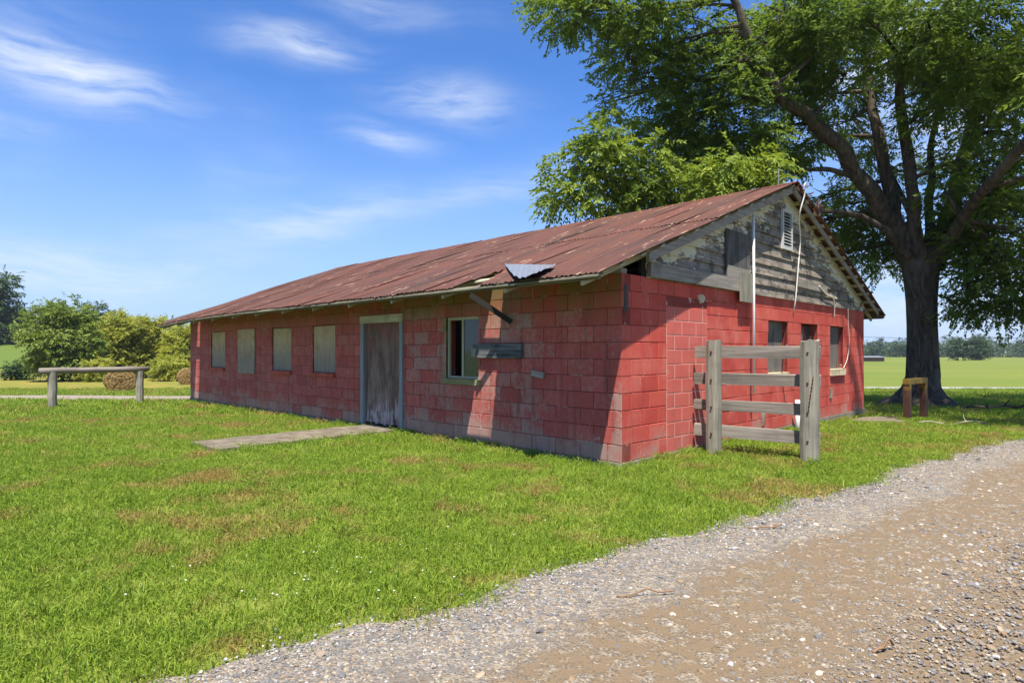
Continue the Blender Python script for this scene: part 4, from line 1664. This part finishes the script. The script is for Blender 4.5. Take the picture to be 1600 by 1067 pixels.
for (c, r, n) in clusters:
    cv = Vector(c)
    best = min(limb_pts, key=lambda q: (q[0] - cv).length + (0 if q[0].z < cv.z + .5 else 1.5))
    pts = curve_branch(trunk, best[0], cv, min(best[1]*.5, .07), .02, .12, 5, 6, twr)
    for k in range(8):
        e = cv + Vector((twr.uniform(-1, 1)*r[0], twr.uniform(-1, 1)*r[1], twr.uniform(-.8, .8)*r[2]))*.8
        curve_branch(trunk, pts[twr.choice((3, 4, 5))], e, .022, .007, .15, 3, 4, twr)
# pale dead twigs on the trunk
for k in range(7):
    a = Vector(P(1432 + k*3, 470 + 6*k, TD - .55)) - off
    b = a + Vector((twr.uniform(-.9, .5), -.25 - twr.random()*.3, twr.uniform(-.6, .5)))
    curve_branch(trunk, a, b, .02, .006, .25, 5, 5, twr)
trunk.build('trunk', M['bark'], OAK, True)
link('crown', leaves_mesh('crown', clusters, M['leaf_oak'], .118, 16, 1.0, seed=21, spread=1.25, sub=1.2), OAK)

# ---- lighter tree behind the roof
LD = 19.0
ltx = (1075 - 800)/F*LD
LT = empty('young_tree', (ltx, LD, tz(ltx, LD)))
tag(LT, 'lighter yellow green leafy tree rising behind the barn roof', 'tree')
loff = LT.location.copy()
CL2 = [(890, 300, 16.6, .75), (930, 250, 16.4, .95), (960, 210, 16.6, .7), (985, 265, 16.6, .95), (940, 305, 16.4, .8), (1000, 310, 16.4, .8), (900, 260, 16.6, .6), (1020, 250, 16.8, .7),
       (1060, 295, 16.2, .8), (1110, 280, 16.0, .85), (1155, 265, 15.8, .8), (1195, 258, 15.8, .55), (1100, 305, 16.4, .8), (1150, 295, 16.2, .7), (1190, 285, 16.2, .6), (960, 330, 16.6, .7), (1030, 330, 16.6, .8)]
cl2 = [(tuple(Vector(P(a, b, d)) - loff), (r*1.1, r, r*.72), 2100*r**2) for a, b, d, r in CL2]
tb = MB()
tp = [Vector((0, 0, -.2)), Vector((.05, 0, 1.5)), Vector((-.1, 0, 3.2)), Vector((-.2, 0, 4.2))]
tb.tube(smooth_path(tp, 4), [.2 - .1*i/12 for i in range(13)], 10, cap=False, wob=.05)
for (c, r, n) in cl2:
    curve_branch(tb, (-.15, 0, 2.6 + twr.random()*1.4), c, .05, .015, .1, 5, 5, twr)
tb.build('trunk', M['bark'], LT, True)
link('crown', leaves_mesh('crown', cl2, M['leaf_light'], .145, 14, 1.0, up=1.0, droop=.75, seed=5, spread=1.15), LT)


def simple_tree(name, px, base_py, d, top_py, half_px, mat, label, group=None, seed=0, trunk_frac=.12, n=2600, lsize=.3, lobes=14, squash=1.0, X=None):
    X = (px - 800)/F*d if X is None else X
    zb_ = tz(X, d)
    H = CAMZ + (HZ - top_py)/F*d - zb_
    W = half_px/F*d
    rr = random.Random(seed)
    root = empty(name, (X, d, zb_))
    tag(root, label, 'tree' if 'tree' in name else 'bush', group)
    cl = []
    for k in range(lobes):
        u = (k + .5)/lobes
        h = H*(trunk_frac + (1 - trunk_frac)*(.12 + .80*u))
        env = math.sqrt(max(.05, 1 - (abs(u - .38)/.66)**2.2))
        a = k*2.4 + rr.random()
        rad = W*env*rr.uniform(.35, .72)
        r_ = W*rr.uniform(.30, .46)*(.75 + .4*env)*squash
        if h + r_*.8 > H*1.03:
            h = H*1.03 - r_*.8
        cl.append(((math.cos(a)*rad, math.sin(a)*rad*.9, h), (r_, r_, r_*.85), n/lobes))
    mb = MB()
    th = H*.55
    mb.tube([(0, 0, -.3), (rr.uniform(-.1, .1), 0, th*.5), (rr.uniform(-.2, .2), 0, th)], [H*.022, H*.017, H*.008], 7, cap=False)
    for (c, r, _) in cl:
        curve_branch(mb, (0, 0, min(th, max(.2, c[2]*.6))), c, H*.007, H*.002, .1, 3, 4, rr)
    mb.build('trunk', M['bark'], root, True)
    link('crown', leaves_mesh('crown', cl, mat, lsize, 10, 1.0, seed=seed + 50, spread=.8), root)
    return root


# trees and bushes on the left
simple_tree('field_tree', 97, 596, 50, 470, 50, M['leaf_dark'] if False else leaf_mat('mid_green_leaves', (.08, .135, .016), (.165, .23, .03), (.28, .33, .045)), 'full round green tree left of the log rail and hay bales', seed=1, n=28000, lsize=.26, trunk_frac=.04, lobes=26)
gb = 'bushes behind the hay bales'
simple_tree('tall_bush', 188, 592, 56, 492, 42, M['leaf_bush'], 'tall yellow green bush beside the full green tree', gb, 2, .0, 24000, .22, 24)
simple_tree('tall_bush', 236, 592, 58, 494, 42, M['leaf_bush'], 'yellow green bush between the log rail post and the barn roof tip', gb, 3, .0, 22000, .22, 24)
simple_tree('tall_bush', 288, 592, 57, 508, 40, M['leaf_bush'], 'yellow green bush reaching behind the barn corner', gb, 4, .0, 20000, .22, 24)
simple_tree('low_bush', 26, 592, 52, 566, 20, M['leaf_dark'], 'small dark low bush at the foot of the green slope', None, 5, .0, 3000, .2, 12)
simple_tree('round_bush', 262, 592, 50, 556, 26, M['leaf_bush'], 'small low bush standing behind the hay bales', None, 15, .0, 4000, .2, 14)
simple_tree('round_bush', 150, 592, 49, 560, 24, M['leaf_bush'], 'small low bush at the foot of the full green tree', None, 16, .0, 3500, .2, 14)
simple_tree('dark_tree', -25, 530, 118, 425, 55, M['leaf_dark'], 'tall dark tree on the hilltop at the field edge', 'hilltop trees', 6, .03, 16000, .6, 24)
simple_tree('dark_tree', 22, 530, 130, 486, 30, M['leaf_dark'], 'low dark tree on the hilltop beside the tallest one', 'hilltop trees', 7, .03, 9000, .6, 18)
simple_tree('far_tree', 152, 560, 130, 479, 24, M['leaf_far'], 'rounded distant tree top rising behind the bushes', None, 8, .05, 4000, .6, 16)
# trees in the pasture on the right
simple_tree('pasture_tree', 1497, 563, 185, 530, 11, M['leaf_far'], 'small ragged tree standing alone in the pasture', 'pasture trees', 11, .22, 5200, .6, 16)
simple_tree('pasture_tree', 1526, 562, 192, 530, 13, M['leaf_dark'], 'small rounded darker tree in the pasture', 'pasture trees', 12, .14, 6000, .6, 16)

# distant wood along the far edge of the pasture
rngw = np.random.default_rng(4)
cl = []
for row, (dist, hh) in enumerate(((300, 7.2), (315, 8.2), (335, 9.3))):
    for X in np.arange(20, 480, 4.2):
        h = hh*(.75 + .45*rngw.random()) + 1.2*math.sin(X*.05 + row)
        zb_ = tz(X, dist)
        for k in range(3):
            cl.append(((X + rngw.normal()*2, dist + rngw.normal()*5, zb_ + h*(.25 + .27*k)), (3.6 - .5*k, 3.2, h*.24), 230))
far = link('distant_wood', leaves_mesh('distant_wood', cl, M['leaf_far'], .95, 8, 1.0, seed=9, spread=.6, sub=.5))
tag(far, 'distant wood lining the far edge of the pasture', 'wood', None, 'stuff')
cl = []
for X in np.arange(-420, -60, 5.5):
    for k in range(3):
        cl.append(((X + rngw.normal()*2, 330 + rngw.normal()*8, tz(X, 330) + 2 + 2.6*k), (4.5, 4, 2.6), 90))
far2 = link('distant_wood', leaves_mesh('distant_wood', cl, M['leaf_far'], 1.1, 8, 1.0, seed=10, spread=.6, sub=.5))
tag(far2, 'distant wood beyond the hill field on the other side', 'wood', None, 'stuff')

# far shed and power line
sd_x = (1340 - 800)/F*170
SH = empty('far_shed', (sd_x, 170, tz(sd_x, 170)))
tag(SH, 'long low brown shed with grey roof far out in the pasture', 'shed')
t = new_mat('brown_shed_wall', .9)
t.col((.16, .075, .055))
M['shedwall'] = t.mat
t = new_mat('grey_shed_roof', .6)
t.col((.16, .165, .18))
M['shedroof'] = t.mat
MB().box(-9, 6.2, -2, 4, -.3, 1.05).build('wall', M['shedwall'], SH)
MB().quad_box([(-9.3, -2.5, 1.06), (6.5, -2.5, 1.06), (6.5, 4.5, 1.06), (-9.3, 4.5, 1.06), (-9.3, -2.5, 1.16), (6.5, -2.5, 1.16), (6.5, 1, 1.5), (-9.3, 1, 1.5)]).build('roof', M['shedroof'], SH)
t = new_mat('black_wire', .6)
t.col((.03, .03, .035))
M['wire'] = t.mat
PL = empty('power_line', (0, 110, 0))
tag(PL, 'thin black overhead wire strung between poles across the pasture', 'power line')
mb = MB()
wx0, wx1 = (1285 - 800)/F*110, (1700 - 800)/F*110
mb.tube([(wx0 + (wx1 - wx0)*i/12, 0, CAMZ + (HZ - 524)/F*110 - 1.1*(1 - ((i - 6)/6)**2)*.5) for i in range(13)], .028, 5)
mb.build('wire', M['wire'], PL)
for X in (wx0, wx1):
    o = MB().tube([(X, .2, tz(X, 110) - .5), (X, .2, 4.4)], [.14, .10], 8).build('pole', M['bark'], PL, True)

# ------------------------------------------------------------------ grass, gravel stones and litter
def instancer(name, pts, rot, scl, idx, variants, label, kind='stuff', cat=None):
    vc = bpy.data.collections.new(name + '_kinds')
    for o in variants:
        vc.objects.link(o)
    me = bpy.data.meshes.new(name)
    me.vertices.add(len(pts))
    me.vertices.foreach_set('co', np.asarray(pts, np.float32).ravel())
    for an, ty, arr, key in (('rot', 'FLOAT_VECTOR', rot, 'vector'), ('scl', 'FLOAT', scl, 'value'), ('kidx', 'INT', idx, 'value')):
        a_ = me.attributes.new(an, ty, 'POINT')
        a_.data.foreach_set(key, np.ascontiguousarray(arr, dtype=np.int32 if ty == 'INT' else np.float32).ravel())
    me.update()
    o = link(name, me)
    ng = bpy.data.node_groups.new(name + '_scatter', 'GeometryNodeTree')
    ng.interface.new_socket(name='Geometry', in_out='INPUT', socket_type='NodeSocketGeometry')
    ng.interface.new_socket(name='Geometry', in_out='OUTPUT', socket_type='NodeSocketGeometry')
    gi = ng.nodes.new('NodeGroupInput')
    go = ng.nodes.new('NodeGroupOutput')
    ip = ng.nodes.new('GeometryNodeInstanceOnPoints')
    ci = ng.nodes.new('GeometryNodeCollectionInfo')
    ci.inputs[0].default_value = vc
    ci.inputs['Separate Children'].default_value = True
    ci.inputs['Reset Children'].default_value = True
    ip.inputs['Pick Instance'].default_value = True

    def attr(nm, ty):
        n = ng.nodes.new('GeometryNodeInputNamedAttribute')
        n.data_type = ty
        n.inputs['Name'].default_value = nm
        return n.outputs['Attribute']
    er = ng.nodes.new('FunctionNodeEulerToRotation')
    L = ng.links.new
    L(gi.outputs[0], ip.inputs['Points'])
    L(ci.outputs[0], ip.inputs['Instance'])
    L(attr('kidx', 'INT'), ip.inputs['Instance Index'])
    L(attr('rot', 'FLOAT_VECTOR'), er.inputs[0])
    L(er.outputs[0], ip.inputs['Rotation'])
    L(attr('scl', 'FLOAT'), ip.inputs['Scale'])
    L(ip.outputs[0], go.inputs[0])
    md = o.modifiers.new('scatter', 'NODES')
    md.node_group = ng
    return tag(o, label, cat, None, kind)


def grass_mat():
    t = new_mat('lawn_grass_blades', .6, .3)
    oi = t.add('ShaderNodeObjectInfo')
    rnd = oi.outputs['Random']
    pos = t.add('ShaderNodeNewGeometry').outputs['Position']
    at = t.add('ShaderNodeAttribute', attribute_name='tint').outputs['Fac']
    n = t.noise(pos, .55, 4, .6)
    n2 = t.noise(pos, 1.3, 5, .65)
    f = t.m('ADD', t.m('MULTIPLY', at, .55), t.m('MULTIPLY', rnd, .45))
    c = t.ramp(f, [(0, (.105, .18, .014)), (.45, (.205, .305, .025)), (.8, (.32, .405, .045)), (1, (.44, .46, .10))])
    dry = t.m('MULTIPLY', t.sstep(t.m('ADD', n2, t.m('MULTIPLY', n, .6)), .80, .97), t.sstep(at, .0, .45))
    c = t.mix(t.m('MULTIPLY', dry, .85), c, t.mix(rnd, (.38, .19, .07), (.46, .31, .12)))
    yel = t.sstep(n, .52, .74)
    c = t.mix(t.m('MULTIPLY', yel, .22), c, (.36, .36, .055))
    t.col(c)
    tr = t.add('ShaderNodeBsdfTranslucent', {'Color': c})
    mx = t.add('ShaderNodeMixShader', {0: .35})
    t.nt.links.new(t.bs.outputs[0], mx.inputs[1])
    t.nt.links.new(tr.outputs[0], mx.inputs[2])
    out = [q for q in t.nt.nodes if q.type == 'OUTPUT_MATERIAL'][0]
    t.nt.links.new(mx.outputs[0], out.inputs[0])
    return t.mat


M['grass'] = grass_mat()


def tuft(name, n, spread, hmin, hmax, wd, lean, seed):
    rng = np.random.default_rng(seed)
    V, Q, T = [], [], []
    for i in range(n):
        a = rng.uniform(0, 2*math.pi)
        r = spread*math.sqrt(rng.random())
        bx_, by_ = r*math.cos(a), r*math.sin(a)
        h = rng.uniform(hmin, hmax)
        la = rng.uniform(0, 2*math.pi)
        ll = h*rng.uniform(.15, lean)
        fx, fy = rng.normal(size=2)
        nn = math.hypot(fx, fy) + 1e-6
        sx_, sy_ = fx/nn*wd/2, fy/nn*wd/2
        b = len(V)
        lx_, ly_ = math.cos(la)*ll, math.sin(la)*ll
        V += [(bx_ - sx_, by_ - sy_, -.01), (bx_ + sx_, by_ + sy_, -.01),
              (bx_ + lx_*.35 + sx_*.85, by_ + ly_*.35 + sy_*.85, h*.6), (bx_ + lx_*.35 - sx_*.85, by_ + ly_*.35 - sy_*.85, h*.6),
              (bx_ + lx_ + sx_*.12, by_ + ly_ + sy_*.12, h*rng.uniform(.75, 1)), (bx_ + lx_ - sx_*.12, by_ + ly_ - sy_*.12, h*.9)]
        Q += [(b, b + 1, b + 2, b + 3), (b + 3, b + 2, b + 4, b + 5)]
        T += [np.clip(rng.normal(.45, .25), 0, 1)]*6
    me = np_mesh(name, np.array(V), np.array(Q), M['grass'])
    at = me.attributes.new('tint', 'FLOAT', 'POINT')
    at.data.foreach_set('value', np.array(T, np.float32))
    return bpy.data.objects.new(name, me)


fine = [tuft('grass_tuft', 44, .13, .022, .058, .0050, 1.2, s) for s in range(5)]
coarse = [tuft('grass_clump', 16, .06, .06, .13, .009, 1.2, 20 + s) for s in range(2)]
wide = [tuft('grass_sward', 46, .34, .04, .10, .014, 1.1, 40 + s) for s in range(3)]


def in_barn(x, y):
    rx, ry = x - CX, y - CY
    u = rx*GX + ry*GY
    v = rx*LX + ry*LY
    barn = (u > -.03) & (u < GW + .05) & (v > -.03) & (v < LW + .05)
    path = (u > -2.93) & (u < .0) & (v > 4.44) & (v < 5.40)
    pad = ((u - 8.35)/.9)**2 + ((v + .72)/.5)**2 < 1
    return barn | path | pad


def lane_mask(x, y):
    c = 20.6 + .003*(x + 8)**2 - .10*(x + 10)
    return (np.abs(y - c) < 2.25) & (x < 3)


def scatter(ymin, ymax, dens, k):
    # area in view plus a margin on both sides
    n = int((ymax - ymin)*(2*(ymax*.98 + 2))*dens)
    y = RNG.uniform(ymin, ymax, n)
    x = RNG.uniform(-1, 1, n)*(ymax*.98 + 2)
    keep = (np.abs(x) < y*.98 + 2) & (y > edge_y(x) + RNG.normal(size=n)*.05 + .02) & ~in_barn(x, y) & ~lane_mask(x, y)
    # thin and bare patches
    patch = np.sin(x*1.3 + 2*np.sin(y*.8)) * np.sin(y*1.7 + 1.5*np.sin(x*.6))
    keep &= ~((patch > .6) & (RNG.random(n) < .25))
    return np.stack([x[keep], y[keep]], 1)


sets = []
for (y0_, y1_, dn, kinds, s0, s1) in ((.4, 4.5, 190, (0, 4), .8, 1.25), (4.5, 8, 120, (0, 4), .9, 1.4), (8, 13, 55, (0, 4), 1.1, 1.7), (.4, 7, 3.5, (5, 6), .6, 1.1),
                                      (13, 22, 10, (7, 9), .9, 1.2), (22, 36, 3.2, (7, 9), 1.1, 1.6)):
    p_ = scatter(y0_, y1_, dn, kinds)
    n = len(p_)
    sets.append((p_, RNG.integers(kinds[0], kinds[1] + 1, n), RNG.uniform(s0, s1, n)))
# longer uncut clumps against walls, posts and slab edges
ex_ = []
for u0, v0, u1, v1, dn in ((-.06, .0, -.06, LW, 9), (0, -.06, GW, -.06, 7), (-2.95, 4.38, 0, 4.38, 7), (-2.95, 5.46, 0, 5.46, 7), (-3.0, 4.4, -3.0, 5.4, 6)):
    n = int(math.hypot(u1 - u0, v1 - v0)*dn)
    t_ = RNG.random(n)
    u = u0 + (u1 - u0)*t_ + RNG.normal(size=n)*.025
    v = v0 + (v1 - v0)*t_ + RNG.normal(size=n)*.025
    ex_.append(np.stack([CX + GX*u + LX*v, CY + GY*u + LY*v], 1))
for (u, v) in ((1.51, -.40), (1.69, -1.525)):
    a_ = RNG.uniform(0, 6.28, 16)
    u_, v_ = u + np.cos(a_)*.14, v + np.sin(a_)*.14
    ex_.append(np.stack([CX + GX*u_ + LX*v_, CY + GY*u_ + LY*v_], 1))
for (x_, y_) in (RA, RB, (gx1, gy1), (gx2, gy2)):
    a_ = RNG.uniform(0, 6.28, 18)
    ex_.append(np.stack([x_ + np.cos(a_)*.15, y_ + np.sin(a_)*.15], 1))
ex_ = np.concatenate(ex_)
sets.append((ex_, RNG.integers(5, 7, len(ex_)), RNG.uniform(.6, 1.15, len(ex_))))
pxy = np.concatenate([s[0] for s in sets])
kid = np.concatenate([s[1] for s in sets])
scl = np.concatenate([s[2] for s in sets])
pts = np.stack([pxy[:, 0], pxy[:, 1], terrain(pxy[:, 0], pxy[:, 1]) - .004], 1)
rot = np.stack([RNG.normal(size=len(pts))*.08, RNG.normal(size=len(pts))*.08, RNG.uniform(0, 6.28, len(pts))], 1)
# instances are picked in name order: keep variant names sortable
for i, o in enumerate(fine + coarse + wide):
    o.name = 'a%02d_grass' % i
instancer('grass', pts, rot, scl, kid, fine + coarse + wide, 'short green summer grass covering the lawn', 'stuff', 'grass')
print('grass tufts', len(pts))


def stone_mat(grey=False):
    t = new_mat('loose_grey_stone' if grey else 'loose_tan_stone', .9, .2)
    rnd = t.add('ShaderNodeObjectInfo').outputs['Random']
    p = t.add('ShaderNodeTexCoord').outputs['Object']
    c = t.ramp(rnd, [(0, (.095, .095, .10)), (.3, (.18, .17, .165)), (.55, (.27, .24, .20)), (.75, (.24, .155, .08)), (.88, (.36, .29, .20)), (1, (.48, .43, .36))])
    if grey:
        c = t.ramp(rnd, [(0, (.10, .10, .105)), (.4, (.19, .185, .18)), (.75, (.29, .28, .265)), (1, (.44, .42, .39))])
    c = t.mix(t.m('MULTIPLY', t.noise(p, 3, 4), .3), c, (.15, .13, .10) if grey else (.16, .11, .06))
    t.col(c)
    return t.mat


M['stone'] = stone_mat()
M['stone_grey'] = stone_mat(True)


def stone(name, seed):
    import bmesh
    bm = bmesh.new()
    bmesh.ops.create_icosphere(bm, subdivisions=1, radius=1.0)
    rr = random.Random(seed)
    sx_, sy_, sz_ = rr.uniform(.8, 1.2), rr.uniform(.55, .9), rr.uniform(.38, .6)
    for v in bm.verts:
        k = rr.uniform(.78, 1.15)
        v.co = Vector((v.co.x*sx_*k, v.co.y*sy_*k, v.co.z*sz_*k))
    me = bpy.data.meshes.new(name)
    bm.to_mesh(me)
    bm.free()
    me.materials.append(M['stone'] if seed < 3 else M['stone_grey'])
    return bpy.data.objects.new(name, me)


stones = [stone('b%02d_stone' % i, i) for i in range(6)]


def gscatter(ymin, ymax, dens, smin, smax, pw):
    n = int((ymax - ymin)*(2*(ymax*.98 + 1.5))*dens)
    y = RNG.uniform(ymin, ymax, n)
    x = RNG.uniform(-1, 1, n)*(ymax*.98 + 1.5)
    e = edge_y(x)
    band = np.exp(-((e - y)/.9)**2)
    nz = .5 + .5*np.sin(x*1.1 + 1.7*np.sin(y*.9)) * np.sin(y*1.4 + x*.5)
    keep = (y < e + np.abs(RNG.normal(size=n))*.10 - .03) & (y > e - 6.8) & (np.abs(x) < y*.98 + 1.5) & (RNG.random(n) < (.75 + .25*np.maximum(band, nz)))
    m_ = keep.sum()
    return np.stack([x[keep], y[keep]], 1), smin + (smax - smin)*RNG.random(m_)**pw


ps, ss = [], []
for a in ((1.2, 4, 2600, .0035, .012, 2.6), (4, 6.5, 1300, .005, .014, 2.4), (6.5, 11, 380, .007, .018, 2.2), (1.2, 6, 60, .009, .028, 2.8), (6, 12, 16, .02, .035, 2)):
    p_, s_ = gscatter(*a)
    ps.append(p_)
    ss.append(s_)
# a few denser spills of coarse stone
for (cx_, cy_, sp, n, lo, hi) in ((3.0, 3.9, .35, 160, .012, .032), (3.4, 4.6, .3, 110, .012, .03), (2.2, 4.6, .3, 80, .012, .03), (2.6, 2.9, .4, 130, .012, .03), (4.3, 5.9, .5, 120, .014, .032), (.6, 3.2, .35, 80, .01, .024)):
    ps.append(np.stack([cx_ + RNG.normal(size=n)*sp, cy_ + RNG.normal(size=n)*sp*.7], 1))
    ss.append(RNG.uniform(lo, hi, n)*RNG.random(n)**.4)
pxy = np.concatenate(ps)
scl = np.concatenate(ss)
pts = np.stack([pxy[:, 0], pxy[:, 1], terrain(pxy[:, 0], pxy[:, 1]) + .010 + scl*.18], 1)
rot = np.stack([RNG.normal(size=len(pts))*.25, RNG.normal(size=len(pts))*.25, RNG.uniform(0, 6.28, len(pts))], 1)
gap_ = edge_y(pxy[:, 0]) - pxy[:, 1]
pg_ = .22 + .7*np.exp(-(gap_/.55)**2)
ki_ = np.where(RNG.random(len(pts)) < pg_, 3, 0) + RNG.integers(0, 3, len(pts))
instancer('gravel_stones', pts, rot, scl, ki_, stones, 'loose grey and tan stones scattered over the gravel road', 'stuff', 'gravel')
print('stones', len(pts))

t = new_mat('clover_white', .8)
t.col((.62, .58, .52))
M['clover'] = t.mat
ch_ = stone('c00_clover', 40)
ch_.data.materials.clear()
ch_.data.materials.append(M['clover'])
n = 46
cp = np.stack([RNG.normal(-.95, .55, n), RNG.normal(3.55, .45, n)], 1)
cp = cp[cp[:, 1] > edge_y(cp[:, 0]) + .15]
instancer('clover_heads', np.stack([cp[:, 0], cp[:, 1], terrain(cp[:, 0], cp[:, 1]) + .045], 1), np.zeros((len(cp), 3)), RNG.uniform(.004, .008, len(cp)), np.zeros(len(cp), int), [ch_], 'tiny white clover heads in the near lawn', 'stuff', 'clover')
# fallen sticks
t = new_mat('dry_stick', .9)
t.col((.22, .13, .07))
M['stick'] = t.mat
t = new_mat('pale_dead_branch', .9)
t.col((.30, .25, .19))
M['deadwood'] = t.mat


def stick(name, px, py, ln, ang, r, label, mat, arms=0, lift=.02):
    d = (CAMZ + .02)*F/(py - HZ)
    X = (px - 800)/F*d
    rr = random.Random(px)
    z = tz(X, d)
    mb = MB()
    pts = [(math.cos(ang)*ln*(i/6 - .5) + rr.uniform(-.03, .03)*ln, math.sin(ang)*ln*(i/6 - .5) + rr.uniform(-.05, .05)*ln, lift + (abs(rr.gauss(0, .02)) if ln < 1 else abs(rr.gauss(0, .035)))) for i in range(7)]
    mb.tube(smooth_path(pts, 3), r, 6, wob=.1)
    for k in range(arms):
        a = Vector(pts[2 + k % 4])
        b = a + Vector((rr.uniform(-.4, .4), rr.uniform(-.3, .3), rr.uniform(.05, .3)))*ln*.5
        curve_branch(mb, a, b, r*.7, r*.25, .15, 4, 5, rr)
    o = mb.build(name, mat, None, True)
    o.location = (X, d, z)
    tag(o, label, 'stick')


stick('fallen_stick', 1195, 833, .26, .1, .006, 'thin bent twig lying on the grey gravel strip by the lawn', M['stick'])
stick('fallen_stick', 1010, 943, .34, .15, .0045, 'long thin brown twig lying on the clay of the road', M['stick'])
stick('fallen_stick', 1380, 1030, .13, .35, .006, 'short stubby twig among the coarse road stones', M['stick'])
stick('fallen_branch', 1565, 634, 2.2, .1, .03, 'fallen dark forked branch on the shaded grass right of the trunk', M['bark'], 3, .1)
stick('fallen_branch', 1490, 664, 1.1, -.2, .014, 'pale dead branchlet lying where the tree shade ends', M['deadwood'], 3, .04)

# dry leaves caught on the rake at the ridge
cl = [((0, 0, 0), (.07, .06, .05), 60), ((.30, .02, -.10), (.09, .06, .05), 80), ((.62, .0, -.21), (.10, .06, .05), 80), ((.9, .0, -.32), (.06, .05, .03), 26)]
dm = leaf_mat('dry_red_leaves', (.09, .035, .025), (.19, .085, .06), (.36, .22, .17), .15)
dl = link('dry_vine', leaves_mesh('dry_vine', cl, dm, .055, 6, 1.0, seed=77, spread=.5), None)
dl.matrix_world = BARN.matrix_basis @ Matrix.Translation((XM + .18, -.27, RI - .02))
tag(dl, 'clump of dry reddish leaves caught on the barn roof peak', 'dry leaves')

# summer haze over the fields
hz = MB().box(-2600, 2600, -80, 3600, -16, 34).build('haze', [])
hm = bpy.data.materials.new('summer_haze')
hm.use_nodes = True
hn = NT(hm.node_tree)
hm.node_tree.nodes.clear()
pv = hn.add('ShaderNodeVolumePrincipled', {'Color': (.80, .87, 1.0), 'Density': .00022, 'Anisotropy': .2})
hm.node_tree.links.new(pv.outputs[0], hn.add('ShaderNodeOutputMaterial').inputs['Volume'])
hz.data.materials.append(hm)
tag(hz, 'thin summer haze over the fields', None, None, 'stuff')
